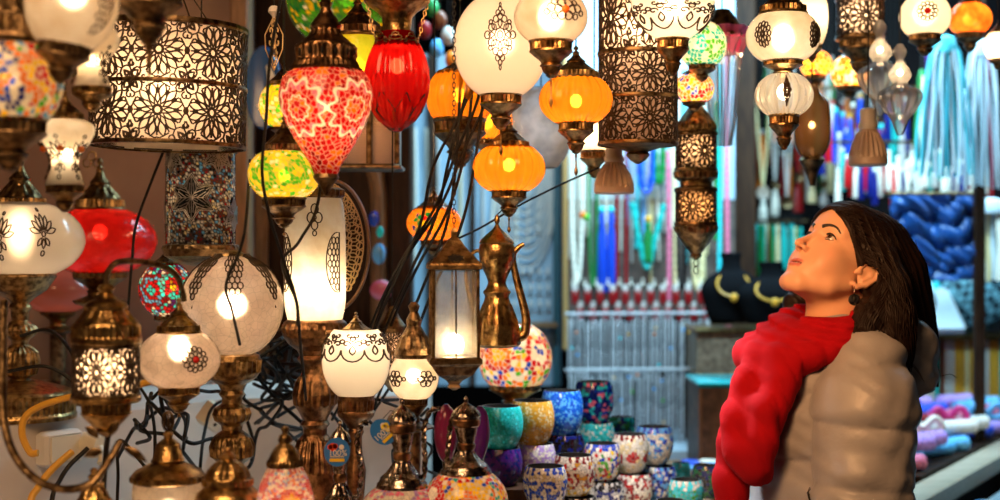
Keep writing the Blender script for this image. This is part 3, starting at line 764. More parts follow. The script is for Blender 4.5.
# ================================================================== middle left
# whitish filigree pendant drop
T = Thing('hanging_ornament', 'pale carved filigree drop ornament hanging on a white hook', 'ornament', 274, 40, 2.3)
T.flat('filigree', lacedrop(), 274, 42, 12, 25, w=1.0, m='filgold'); T.flat('filigree_edge', [(np.array([(0, 1.1), (.9, .3), (.85, -.3), (0, -1.2), (-.85, -.3), (-.9, .3)]), True)], 274, 42, 10, 24, w=.8, m='filgold')
T.lathe('hook_cap', [(3, 6), (5, 8), (6, 12), (3, 15), (1, 18)], M_WHITEP); T.cord(6)
# red mosaic teardrop
T = Thing('pendant_lamp', 'red teardrop mosaic pendant with white-edged starburst flowers, fluted copper cap', 'lamp', 326, 120, 2.1)
pr = cr([(37, 71), (43, 78), (46.5, 90), (46.5, 102), (42, 118), (34, 135), (24, 152), (16, 164), (13, 172), (11, 176)], 5)
fl = flower([(.14, 'org'), (.30, 'red'), (.42, 'org'), (.66, 'red'), (.8, 'pink')], 10, .13, line=[(.80, .05, .13, 10), (.36, .025, .1, 10)], lcol='wht')
mosaic(T, 'lamp_shade', pr, ['red', 'red', 'red', 'org', 'red', 'drd', 'red'], 5.4, [(-.55, 112, 33, fl), (.85, 112, 33, fl), (2.3, 112, 33, fl), (-2.0, 112, 33, fl)], grout=(.9, .42, .32), gw=.15, seg=320)
T.lathe('cap', [(4, 0), (7, 3), (5, 8), (7, 14), (12, 20), (16, 26), (14, 30), (17, 36), (24, 42), (29, 45), (30, 48), (29, 60), (31, 62), (34, 68), (37, 71), (36, 74)], 'copper', flutes=[(48, 60, 20, 1.3), (61, 70, 40, .7), (30, 42, 14, .7)]); T.cord(0)
for i in range(14):   # pierced diamonds round the cap
    a = i*2*PI/14; g = G().sphere((30.2*math.sin(a)*T.k, -30.2*math.cos(a)*T.k, (120-54)*T.k), 1, 6, 5, (1.6*T.k, 1.6*T.k, 4*T.k)); obj('pierced_hole', g, MT['black'], T.root)
T.lathe('bottom_cap', [(12, 174), (13, 178), (8, 184), (4, 190), (1, 196)], 'brass_dark')
T.bulb(102, .55, r=8); T.bulb(128, .3, glow=False)
# ruby ribbed amphora
T = Thing('pendant_lamp', 'ruby-red ribbed glass amphora pendant with metal crown and hanging chains', 'lamp', 397, 80, 2.2)
pr = cr([(17, 32), (20, 40), (25, 50), (30, 64), (32, 78), (30, 96), (24, 112), (14, 125), (5, 131), (.5, 132)], 5)
T.lathe('lamp_shade', pr, 'redglass', seg=144, flutes=[(40, 122, 20, 1.1)], cap=False)
Rr_ = Rof(pr)
net = []
for i in range(8):
    net.append((np.array([(i-.5, .9), (i, -.3), (i+.5, .9)]), False)); net.append((np.array([(i, -.3), (i-.5, -1.6)]), False)); net.append((np.array([(i, -.3), (i+.5, -1.6)]), False))
T.wrap('bottom_cage', net, lambda y: Rr_(y)+.5, 0, 108, 2*PI/8*Rr_(108), 14, w=.7, m='black', off=.5)
crown = []
for i in range(8): crown += [circ(i, 0, .38), circ(i+.5, -.55, .2, 8), petal(PI/2, .1, .9, .2, i, 0)]
T.wrap('crown', crown, lambda y: 21, 0, 40, 2*PI/8*21, 6, w=.8, m='copper')
T.lathe('crown_band', [(19, 45), (22, 46), (22, 48), (19, 49)], 'copper')
T.lathe('socket_cup', [(34, -8), (33, 2), (29, 6), (20, 12), (15, 18), (14, 30), (15, 34)], 'brass_gold', cap=False, seg=60)
T.cord(-8, top=2.7)
for s in (-1, 1):
    pts = [T.loc(397+s*33, -6), T.loc(397+s*28, 12), T.loc(397+s*22, 40)]
    v = cr(pts, 20); g = G()
    for i in range(0, len(v)-2, 3): g.tube(np.array([v[i]+np.array([.0025*math.cos(q)*(i % 2), .0025*math.cos(q)*((i+1) % 2), .0045*math.sin(q)]) for q in np.linspace(0, 2*PI, 9)[:-1]]), .0007, 4, True)
    obj('chain', g, MT['brass_gold'], T.root)
T.bulb(66, .7, r=7)
# green glass behind
T = globe_lamp('bright green and yellow mosaic globe behind the red lamps, top edge', 346, 2.75, None, (60, -52, 50), None, None, 2.2, by=0, cord=True, n0=14, n1=14)
mosaic(T, 'lamp_shade', T.prof, ['grn', 'dgr', 'grn', 'yel', 'grn', 'wht'], 6, grout=(.05, .18, .02), gw=.3, seg=140)
T = globe_lamp('yellow-green crackle lamp peeking between the red teardrop and ruby amphora', 358, 2.5, (27, -6, 38), (30, 34, 98), (15, 96, 125), shade('lime_glass', (.85, .72, .03), .06, .8, c2=(.55, .62, .03), nscale=25, bmp=.6, bscale=70, kind='edge'), .5, metal='copper')
# yellow-green squat globe with hexagon cells
T = globe_lamp('squat yellow and green honeycomb mosaic globe on bronze cup', 284, 2.2, (22, 116, 154), (36.5, 150, 198), (22, 197, 228), None, .5, by=176, metal='brass_dark', spike=8, n0=20, n1=21, hot=True, br=6)
mosaic(T, 'lamp_shade', T.prof, ['yel', 'yel', 'grn', 'yel', 'crm'], 4.2, [(-.45, 176, 13, flower([(.4, 'yel'), (1.1, 'grn')], 6)), (.55, 172, 13, flower([(.4, 'yel'), (1.1, 'grn')], 6))], grout=(.5, .42, .05), gw=.2, seg=160)
T = globe_lamp('faint yellow mosaic lamp behind the cables left of the red teardrop', 283, 2.6, (16, 62, 88), (24, 84, 128), (12, 126, 140), None, .25, metal='brass_dark')
mosaic(T, 'lamp_shade', T.prof, ['yel', 'crm', 'grn', 'yel'], 4, grout=(.4, .3, .05), seg=100)
# round blue plate
T = Thing('wall_mounted_plate', 'round blue plate with white crescent hanging on the wall, left of the red teardrop', 'plate', 264, 88, 3.3)
g = G().lathe([(.0005, .006), (14*T.k, .008), (22*T.k, .014), (23*T.k, .010), (.0005, 0)], 48); g.xf(rotm(PI/2, 0, 0) @ np.diag([1, 1, 1.0])); g.xf(np.diag([.8, 1, 1.8]))
obj('plate', g, pbr('blue_glaze', (.03, .10, .32), .2), T.root)
th = np.linspace(-2.2, 1.2, 20); obj('crescent', G().tube(np.array([(9*T.k*math.cos(q), -.012, 22*T.k*math.sin(q)+.002) for q in th]), .012*np.sin(np.linspace(.1, PI-.1, 20))+.002, 8, flat=.4, nrm=np.tile([0, 1, 0], (20, 1))), pbr('white_glaze', (.7, .7, .66), .25), T.root)
# frosted cylinder lamp on tall turned stand
T = Thing('table_lamp', 'tall frosted cylinder lamp with lace wings on a dark turned column', 'lamp', 315, 260, 2.4)
pr = cr([(26, 196), (28, 204), (30, 220), (31, 250), (31, 290), (30, 308), (27, 321)], 4)
T.lathe('lamp_shade', pr, 'cloudy', cap=False)
Rc = Rof(pr)
for a in (-1.05, .88): T.wrap('lace_wing', [(np.stack([p[:, 0]*(1 if a < 0 else -1), p[:, 1]], 1), c) for p, c in wing()], Rc, a, 262, 20, 30, w=.65, off=1)
T.wrap('lace_pendant', [circ(0, .6, .3), circ(-.3, .1, .3), circ(.3, .1, .3), circ(0, -.35, .25), circ(0, -.8, .15), circ(0, .1, .12)], Rc, .12, 220, 12, 17, w=.8)
T.lathe('collar', [(26, 188), (29, 190), (29, 196), (26, 199)], 'brass_dark', flutes=[(190, 196, 30, .6)])
T.lathe('stand', [(27, 319), (31, 322), (33, 328), (32, 336), (26, 344), (18, 350), (15, 355), (18, 359), (14, 364), (13, 368), (14, 374), (19, 382), (22, 394), (21, 404), (15, 414), (12, 420), (15, 424), (12, 428), (12, 434), (17, 440), (22, 456), (24, 470), (27, 490), (34, 520), (40, 560), (44, 596), (1, 597)], 'copper', flutes=[(376, 404, 16, 1.0), (440, 470, 24, .8), (324, 332, 28, .7)])
T.bulb(290, .8, r=11, hot=True)
# lace arch behind it
T = Thing('hanging_lace_hoop', 'arched gilt lace border curving behind the frosted cylinder lamp', 'ornament', 340, 240, 2.52)
g = G(); k = T.k
path = cr([(328, 186), (340, 198), (350, 218), (354, 244), (350, 268), (340, 290)], 10)
for i in range(0, len(path), 3):
    x, y = path[i]
    for (dx, r) in ((0, 6), (-7, 5), (6, 3.5)):
        q = np.linspace(0, 2*PI, 11)[:-1]
        g.tube(np.array([T.loc(x+dx+r*math.cos(t), y+r*math.sin(t)+dx*.3) for t in q]), .75*k, 4, True, nrm=np.tile([0, 1, 0], (10, 1)))
for off in (-12, 10): g.tube(np.array([T.loc(x+off*.95, y) for x, y in path]), .8*k, 5)
obj('lace', g, MT['filgold'], T.root); T.cord(188, dx=-12)
obj('hoop', G().tube(np.array([T.loc(330+38*math.sin(t), 246-66*math.cos(t), .02) for t in np.linspace(.1, 2.9, 24)]), 5*k, 8, flat=.4), M_WOOD, T.root)

# warm mesh window lantern behind red lamp
T = Thing('hanging_lantern', 'square metal lantern with glowing mesh panes behind the ruby amphora', 'lantern', 370, 135, 2.75)
k = T.k
for s in (-1, 0, 1): obj('frame_bar', G().box(T.loc(370+s*28, 136), (5*k, .05, 62*k), bev=.002), MT['brass_dark'], T.root)
obj('roof', G().box(T.loc(370, 104), (66*k, .12, 5*k), bev=.003).box(T.loc(370, 98), (46*k, .08, 8*k), bev=.003), MT['brass_dark'], T.root)
obj('floor_plate', G().box(T.loc(370, 168), (66*k, .12, 5*k), bev=.003), MT['brass_dark'], T.root)
for s in (-1, 1):
    obj('pane', G().box(T.loc(370+s*14, 136, .006), (24*k, .002, 60*k)), MT['liner'], T.root)
    polys = [circ(.0+x, y, .5, 6) for x in np.arange(-5, 5.1, 1) for y in np.arange(-11, 11.1, 1)]
    T.flat('mesh_pane', polys, 370+s*14, 136, 2.3, 2.6, w=.2, m='fil', dd=-.002)
T.bulb(136, 5.0, glow=False, dd=.07); T.cord(94)

# cream lace-topped globe
T = globe_lamp('frosted globe with black lace collar standing behind the blue-tagged lamps', 356, 2.35, (15, 312, 334), (34, 329, 396), None, 'frost', .75, by=345, cord=False, name='table_lamp', n0=22, n1=18, hot=True, br=6)
T.wrap('lace_collar', bowl_lace(9), T.Rf, 0, 345, 2*PI/9*T.Rf(345), 15, w=.95)
T.lathe('base', [(17, 392), (19, 395), (18, 400), (17, 410), (19, 412), (18, 416), (12, 422), (7, 428), (8, 432), (6, 436), (6, 450), (10, 470), (8, 500), (14, 560), (24, 590), (30, 612), (1, 612)], 'copper', flutes=[(400, 410, 26, .7)])
T = globe_lamp('small cloudy globe with flower medallions under a tall bronze dome', 414, 2.3, None, (25, 356, 399), (14, 397, 428), 'cloudy', .5, by=376, cord=False, name='table_lamp', n0=16, n1=13, hot=True, br=4, foot=20, metal='brass_dark', medal=[([circ(.45*math.cos(i*PI/3), .45*math.sin(i*PI/3), .3, 10) for i in range(6)]+[circ(0, 0, .2)]+[circ(-.95, 0, .16), circ(.95, 0, .16)], a, 377, 11) for a in (-.75, .55)])
T.lathe('dome', [(3, 302), (6, 306), (4, 312), (8, 320), (7, 326), (13, 336), (16, 344), (18, 348), (20, 354), (18, 358)], 'brass_dark', flutes=[(336, 348, 14, .7)])
T.lathe('stem', [(20, 428), (7, 432), (6, 480), (10, 500), (12, 560), (26, 600), (28, 625), (1, 625)], 'brass_dark')
T = Thing('hanging_lantern', 'slim filigree lantern glowing gold behind the small cloudy globe', 'lantern', 392, 352, 2.6)
drum(T, 13, [(330, 352), (352, 374)], 5, .55); T.lathe('cap', [(2, 306), (4, 310), (8, 318), (14, 326), (13, 331)], 'brass_dark'); T.lathe('cup', [(13, 373), (14, 377), (6, 386), (1, 392)], 'brass_dark'); T.bulb(350, .25, glow=False); T.cord(306)

# ================================================================== globes of the middle
T = globe_lamp('amber ribbed globe, left of the big white globe', 460, 2.6, (23, 54, 76), (33, 71, 120), (26, 118, 168), 'orange', .75, ribs=20, metal='brass_dark')
T = globe_lamp('large plain white globe with diamond filigree, top centre', 501, 2.4, None, (47.5, -4, 96), (21, 93, 130), 'frost', 1.25, by=44, n0=20, n1=20, spike=26, glow=False, seg=90, medal=[(diamond_medal(), -.02, 42, 22, 30)], metal='brass')
T = globe_lamp('cream globe with orange-stone rosette, overlapping the large white globe', 551, 2.15, (22, -48, -4), (37, -8, 42), (22, 40, 78), 'cloudy', .6, by=16, spike=30, medal=[([circ(.5*math.cos(i*PI/3), .5*math.sin(i*PI/3), .3, 10) for i in range(6)]+[circ(-1.0, .1, .3), circ(1.0, .1, .3), circ(-1.3, -.2, .2), circ(1.3, -.2, .2)]+[circ(-.8, .5, .2), circ(.8, .5, .2), circ(-.8, -.5, .2), circ(.8, -.5, .2)], .35, 15, 14)], metal='brass')
a = .35; R_ = T.Rf(15)+1
obj('orange_stone', G().sphere((R_*T.k*math.sin(a), -R_*T.k*math.cos(a), (T.cy-15)*T.k), 4*T.k, 12, 8), MT['stone_o'], T.root)
T = globe_lamp('amber ribbed globe hanging right of the large white globe, below the rosette lamp', 576, 2.45, (23, 46, 80), (36, 77, 124), (18, 121, 154), 'orange', .85, by=101, ribs=20, spike=22, hot=True, br=6)
T = globe_lamp('lowest amber ribbed globe, hanging above the brass teapot', 509, 2.5, (21, 116, 150), (35.5, 145, 192), (18, 189, 217), 'orange', .85, by=165, ribs=20, spike=16, hot=True, br=6)
T = globe_lamp('small amber ribbed globe mostly hidden behind the large white globe', 487, 2.8, (14, 88, 106), (25, 103, 140), (13, 138, 160), 'orange', .5, ribs=18, metal='brass_dark')
T = globe_lamp('cool clear crackle-glass globe behind the amber globes', 541, 2.95, None, (32, 88, 168), None, shade('crackle_cool', (.75, .8, .85), .35, .7, c2=(.4, .45, .5), nscale=22, bmp=1, bscale=40, kind='edge'), .35, glow=False)
T = globe_lamp('cream bell lamp with small bronze cup, behind the tall cylinder', 594, 2.75, None, (18, 100, 154), (14, 150, 178), 'frost', .5, n0=8, n1=12, by=135)
T = globe_lamp('orange painted globe with multicoloured flower behind the cable bundle', 434, 2.75, (17, 186, 212), (27.5, 206, 241), (14, 239, 256), None, .6, metal='brass_dark')
mosaic(T, 'lamp_shade', T.prof, ['org'], 5, [(-.35, 224, 12, flower([(.25, 'yel'), (.5, 'red'), (.7, 'dgr'), (1.0, 'dbl')], 5, .4))], grout=(.85, .3, .03), gw=.1, seg=140)
# tall drum
T = Thing('pendant_drum_lamp', 'tall narrow three-tier filigree cylinder pendant, top centre right', 'lamp', 638, 70, 2.6)
drum(T, 39, [(-10, 54), (54, 98), (98, 144)], 6, .95, a0=.2)
T.lathe('bottom_cup', [(36, 145), (22, 148), (10, 152), (12, 155), (8, 160), (2, 164)], 'brass_dark'); T.bulb(30, 1.0, r=9, hot=True, dd=-.02); T.bulb(105, .22, glow=False); T.cord(-12)
# cream bowl lamp with lace
T = Thing('pendant_lamp', 'cream bowl-shaped lamp with lace edge before the tall cylinder', 'lamp', 673, 15, 2.3)
pr = cr([(41, -22), (42, -8), (42, 2), (39, 14), (32, 26), (22, 35), (14, 40)], 5); T.lathe('lamp_shade', pr, 'frost', cap=False)
T.wrap('lace_edge', bowl_lace(9), Rof(pr), .35, 19, 2*PI/9*36, 14, w=.95)
p, f = cup(16, 38, 76); T.lathe('cup', p, 'brass', flutes=f); p, f = capp(41, -62, -20); T.lathe('cap', p, 'brass', flutes=f); T.cord(-62); T.bulb(4, .9, r=8, hot=True)
# multi colour globes
T = globe_lamp('green, turquoise and white mosaic globe right of the cream bowl lamp', 702, 2.75, (10, 14, 26), (25, 22, 66), (14, 64, 82), None, .5)
mosaic(T, 'lamp_shade', T.prof, ['wht', 'wht', 'teal', 'grn', 'teal', 'grn', 'cyan'], 4.5, [(-.5, 48, 12, flower([(.4, 'wht'), (1, 'teal')], 6)), (.5, 52, 11, flower([(.4, 'wht'), (1, 'grn')], 6))], grout=(.8, .9, .8), seg=140)
T = globe_lamp('orange and blue mosaic lamp above the twin filigree lantern', 694, 2.8, (12, 62, 76), (20, 74, 103), (12, 101, 112), None, .4)
mosaic(T, 'lamp_shade', T.prof, ['org', 'org', 'yel', 'blue', 'red', 'org'], 4.2, seg=130)
# twin lantern
T = Thing('hanging_lantern', 'slim twin-bodied bronze lantern with two glowing filigree tiers and hook', 'lantern', 696, 180, 2.88)
T.lathe('cap', [(2, 92), (5, 97), (3, 102), (8, 108), (14, 116), (18, 122), (20, 126), (20, 131), (18, 134)], 'brass', flutes=[(122, 130, 26, .6)])
drum(T, 20, [(134, 170)], 4, .8, a0=.3)
T.lathe('waist', [(20, 170), (22, 172), (21, 178), (16, 182), (16, 186), (21, 188), (20, 190)], 'brass', flutes=[(172, 178, 26, .6)])
drum(T, 20, [(190, 224)], 4, .8, a0=-.3)
T.lathe('bottom', [(20, 224), (22, 227), (20, 233), (14, 242), (8, 250), (5, 254), (6, 256), (2, 260)], 'brass', flutes=[(226, 232, 26, .6)])
for i, yy in enumerate((263, 270)):
    obj('hook', G().tube(np.array([T.loc(696+2.2*math.cos(q), yy+4*math.sin(q)) for q in np.linspace(0, 2*PI, 11)[:-1]]), .0012, 5, True), MT['fil'], T.root)
T.bulb(150, .32, c=(1, .5, .16), r=4, dd=-.01); T.bulb(206, .32, c=(1, .5, .16), r=4, dd=-.01, glow=False); T.cord(92, chain=True)
# pair in front of dark gap
T = globe_lamp('cream globe with side filigree medallions above the clear ribbed globe', 783, 2.5, (24, -24, 16), (37, 13, 62), (20, 60, 78), 'cloudy', .7, by=37, medal=[(round_medal(), s, 38, 9, 13) for s in (-.75, .8)], hot=True, br=6)
T = globe_lamp('clear ribbed glass globe hanging under the cream medallion globe', 784, 2.5, None, (28, 74, 116), (15, 114, 150), 'clear', .45, cord=False, ribs=22, by=92, n0=12, n1=13, medal=[(diamond_medal(), -.1, 93, 6, 14)])
T = globe_lamp('pale cream vase lamp beside the cream medallion globe, top edge', 812, 2.85, (10, -30, -8), (16, -12, 46), (10, 44, 62), 'frost', .5)
# small far lamps, right
T = Thing('pendant_lamp', 'short filigree cylinder lamp with bronze cone, top right', 'lamp', 860, 20, 3.0)
drum(T, 23, [(0, 38)], 4, 1.0); p, f = cup(21, 38, 74); T.lathe('cup', p, 'brass_dark', flutes=f); T.cord(0); T.bulb(16, .6, r=6, hot=True)
for (lab, cx, Y, cap, gl, cu, pal, pw) in (
    ('orange and white mosaic bowl lamp under the short filigree cylinder', 850, 3.2, (12, 46, 60), (19, 56, 88), (13, 86, 98), ['org', 'org', 'crm', 'yel', 'wht'], .6),
    ('small orange-red mosaic lamp right of the clear ribbed globe', 816, 3.2, (9, 42, 54), (16, 51, 76), (10, 75, 88), ['org', 'red', 'org', 'yel'], .5)):
    T = globe_lamp(lab, cx, Y, cap, gl, cu, None, pw, metal='brass_dark'); mosaic(T, 'lamp_shade', T.prof, pal, 4.2, grout=(.8, .5, .2), seg=110)
T = globe_lamp('cream globe with red-centred round medallion, top right', 925, 2.9, None, (25.5, -5, 36), (16, 34, 56), 'frost', .6, by=14, n0=12, n1=15, medal=[(round_medal(), -.2, 15, 10)], metal='brass_dark', hot=False)
a = -.2; R_ = T.Rf(15)+1
obj('red_stone', G().sphere((R_*T.k*math.sin(a), -R_*T.k*math.cos(a), (T.cy-15)*T.k), 3*T.k, 12, 8), MT['stone_r'], T.root)
T = globe_lamp('orange-red crackle globe at the top right', 970, 3.1, (11, -14, 5), (21.5, 3, 34), (13, 32, 52), shade('vermilion_glass', (.95, .10, .01), .08, .8, c2=(.95, .3, .03), nscale=30), .6, metal='brass_dark')
T = globe_lamp('small cream globe cut off by the right edge', 998, 3.0, (8, 20, 34), (14, 32, 60), (8, 58, 70), 'frost', .4, metal='brass_dark')
# amber bottle lantern
T = Thing('pendant_lamp', 'dim brown glass bottle lantern behind the clear ribbed globe', 'lamp', 812, 120, 3.0)
T.lathe('glass', cr([(5, 84), (8, 92), (16, 102), (18, 114), (18, 140), (14, 152), (9, 158)], 5), shade('brown_glass', (.35, .17, .06), .5, .6, thruc=(.6, .36, .2)), cap=False)
T.lathe('cup', [(10, 156), (13, 160), (8, 168), (5, 176), (2, 186)], 'brass_dark'); T.cord(84); T.bulb(125, .12, r=3)
# clear tulip lamp with pink top
T = Thing('pendant_lamp', 'clear fluted tulip glass with bright pink frill, beside the dark post', 'lamp', 722, 80, 2.9)
T.lathe('glass', cr([(26, 40), (20, 52), (17, 66), (15, 90), (12, 120), (9, 146)], 5), 'clear', seg=120, flutes=[(38, 150, 14, 1.6)], cap=False)
T.lathe('frill', cr([(27, 28), (21, 36), (22, 44), (18, 54)], 4), shade('pink_frill', (.9, .15, .35), .1, .6), seg=120, flutes=[(24, 60, 9, 2.2)], cap=False)
T.lathe('holder', [(8, 10), (12, 16), (18, 26), (21, 36), (17, 38)], 'brass_dark'); T.cord(10); T.bulb(44, .25, r=4)
# clear lobed glass pendants
for (lab, cx, Y, y0, s) in (('tall clear lobed glass pendant left of the cream medallion globe', 880, 2.9, 20, 1.0), ('second clear lobed glass pendant, hanging lower by the cyan scarf', 900, 2.85, 44, .95)):
    T = Thing('pendant_lamp', lab, 'lamp', cx, y0+40, Y)
    T.lathe('glass', cr([(3*s, y0), (7*s, y0+8*s), (4*s, y0+18*s), (9*s, y0+26*s), (12*s, y0+34*s), (8*s, y0+42*s), (20*s, y0+50*s), (22*s, y0+58*s), (16*s, y0+70*s), (9*s, y0+80*s), (7*s, y0+86*s), (3*s, y0+96*s)], 4), 'clear', seg=96, flutes=[(y0+46*s, y0+74*s, 12, 1.2)])
    T.cord(y0); T.bulb(y0+30*s, .3, r=3)
# LED reflector lamps
def led_lamp(label, cx, Y, y0, r, h):
    T = Thing('pendant_spotlight', label, 'spotlight', cx, y0+h/2, Y)
    T.lathe('neck', [(r*.30, y0), (r*.42, y0+.03*h), (r*.42, y0+.22*h), (r*.5, y0+.28*h), (r*.5, y0+.34*h), (r*.42, y0+.38*h)], M_WHITEP, seg=30)
    T.lathe('heat_sink', [(r*.40, y0+.34*h), (r*.55, y0+.45*h), (r*.8, y0+.62*h), (r*.96, y0+.82*h), (r*.98, y0+.86*h)], M_LED, seg=120, flutes=[(y0+.42*h, y0+.84*h, 20, .05*r)])
    T.lathe('lens_rim', [(r*.97, y0+.85*h), (r*1.0, y0+.88*h), (r*1.0, y0+.97*h), (r*.9, y0+h), (r*.3, y0+.97*h), (.1, y0+.97*h)], M_LED, seg=40)
    T.cord(y0, m=M_WHITEP) if False else T.cord(y0)
    return T
M_LED = pbr('beige_spotlight_plastic', (.62, .48, .38), .4)
led_lamp('beige reflector spotlight bulb hanging below the tall cylinder, facing down', 614, 2.7, 144, 20, 50)
led_lamp('beige reflector spotlight bulb hanging above the woman', 868, 2.8, 108, 19, 58)

# brass lantern with glass panes
T = Thing('hanging_lantern', 'four-sided brass lantern with glass panes, pierced roof and glowing bulb', 'lantern', 454, 310, 2.25)
k = T.k
def sq(r, y, n=4, a0=PI/4): return [((r*math.sqrt(2)*math.cos(a0+i*2*PI/n))*k, (r*math.sqrt(2)*math.sin(a0+i*2*PI/n))*k, (310-y)*k) for i in range(n)]
def sqstack(prof):
    g = G(); v = []
    for r, y in prof: v += sq(r, y)
    n = len(prof); f = [(i*4+j, i*4+(j+1) % 4, (i+1)*4+(j+1) % 4, (i+1)*4+j) for i in range(n-1) for j in range(4)]
    f += [(3, 2, 1, 0), tuple(range(n*4-4, n*4))]
    g.add(v, [q[::-1] for q in f]); g.xf(rotm(0, 0, .12)); return g
obj('roof', sqstack([(1.5, 228), (3, 232), (2.5, 237), (6, 240), (10, 246), (19, 257), (25, 263), (26, 265), (26, 269), (22, 270)]), MT['brass'], T.root, smooth=False)
for i in range(4):
    T2 = [(np.array([(x, y) for x, y in p]), c) for p, c in rosette(8, False)]
    g = G(); an = i*PI/2+.12
    for (p, c) in T2:
        yy = 258+p[:, 1]*-4.5; rr = 10+(yy-246)*.82+1; xx = p[:, 0]*9
        v = np.stack([xx*k, -rr*k, (310-yy)*k], 1) @ rotm(0, 0, an).T
        g.tube(v, .45*k, 4, c, cap=False)
    obj('roof_piercing', g, MT['black'], T.root)
for sx in (-1, 1):
    for sy in (-1, 1):
        g = G().box((sx*22*k, sy*22*k, (310-313)*k), (3*k, 3*k, 88*k), bev=.4*k); g.xf(rotm(0, 0, .12)); obj('corner_post', g, MT['brass'], T.root)
for i in range(4):
    g = G().box((0, -22*k, (310-313)*k), (42*k, .6*k, 86*k)); g.xf(rotm(0, 0, .12+i*PI/2)); obj('pane', g, MT['pane'], T.root)
    g = G().box((0, -22.6*k, (310-313)*k), (1.6*k, 1.2*k, 86*k)); g.xf(rotm(0, 0, .12+i*PI/2)); obj('glazing_bar', g, MT['brass'], T.root)
obj('base', sqstack([(24, 356), (26, 358), (26, 362), (23, 365), (17, 374), (8, 380), (5, 384), (6, 387), (2, 390)]), MT['brass_dark'], T.root, smooth=False)
T.lathe('bulb_holder', [(7, 352), (7, 356), (5, 357)], M_WHITEP, seg=20); T.bulb(345, .7, r=10, hot=True); T.cord(228, chain=True)

# brass teapot
T = Thing('hanging_teapot', 'engraved brass teapot with long curved spout hung beside the glass lantern', 'teapot', 497, 285, 2.47)
T.lathe('body', cr([(8, 240), (16, 243), (18, 250), (17, 262), (12, 274), (9, 282), (11, 288), (14, 292), (12, 297), (15, 306), (21, 322), (23, 338), (22, 346), (1, 348)], 3), 'brass_gold', seg=60, flutes=[(304, 338, 9, .6)], cap=False)
T.lathe('lid', [(.5, 214), (2.5, 217), (3, 221), (1.5, 224), (3, 227), (6, 231), (11, 235), (16, 240), (18, 243), (16, 245)], 'brass_gold', flutes=[(231, 240, 12, .5)])
w = cr([T.loc(514, 338), T.loc(524, 334), T.loc(526, 318), T.loc(521, 296), T.loc(515, 272), T.loc(513, 256), T.loc(518, 248), T.loc(524, 244)], 7)
obj('spout', G().tube(w, np.interp(np.arange(len(w)), [0, 14, len(w)-1], [5.5*T.k, 4.6*T.k, 2.2*T.k]), 12), MT['brass_gold'], T.root)
w = cr([T.loc(482, 250), T.loc(472, 254), T.loc(466, 276), T.loc(472, 306), T.loc(480, 322)], 7); obj('handle', G().tube(w, .0035, 8), MT['brass_gold'], T.root)
obj('cord', G().tube([T.loc(497, 215), T.loc(503, 209, .015), T.loc(509, 204, .022)], .0012, 5), MT['black'], T.root)
# mosaic globe lamp behind teapot
T = globe_lamp('colourful orange and white mosaic globe on a gold base behind the teapot', 515, 3.0, None, (37, 324, 386), (26, 383, 410), None, .7, by=350, cord=False, name='table_lamp', n0=16, n1=25, metal='brass_gold', foot=27)
mosaic(T, 'lamp_shade', T.prof, ['org', 'wht', 'red', 'org', 'blue', 'grn', 'yel', 'wht', 'crm'], 5.0, [(-.5, 352, 17, flower([(.4, 'yel'), (.8, 'org'), (1, 'red')], 6)), (.7, 350, 17, flower([(.3, 'blue'), (.6, 'wht'), (1, 'red')], 6))], seg=200)
zb = T.root.location.z-(410-T.cy)*T.k
tag(obj('lamp_pedestal', G().lathe([(.055, 1.04), (.055, zb-.01), (.06, zb), (.001, zb)], 32, (PX(515, 3.0), 3.0, 0)), M_DARKW), 'dark round block under the colourful mosaic globe', 'pedestal')

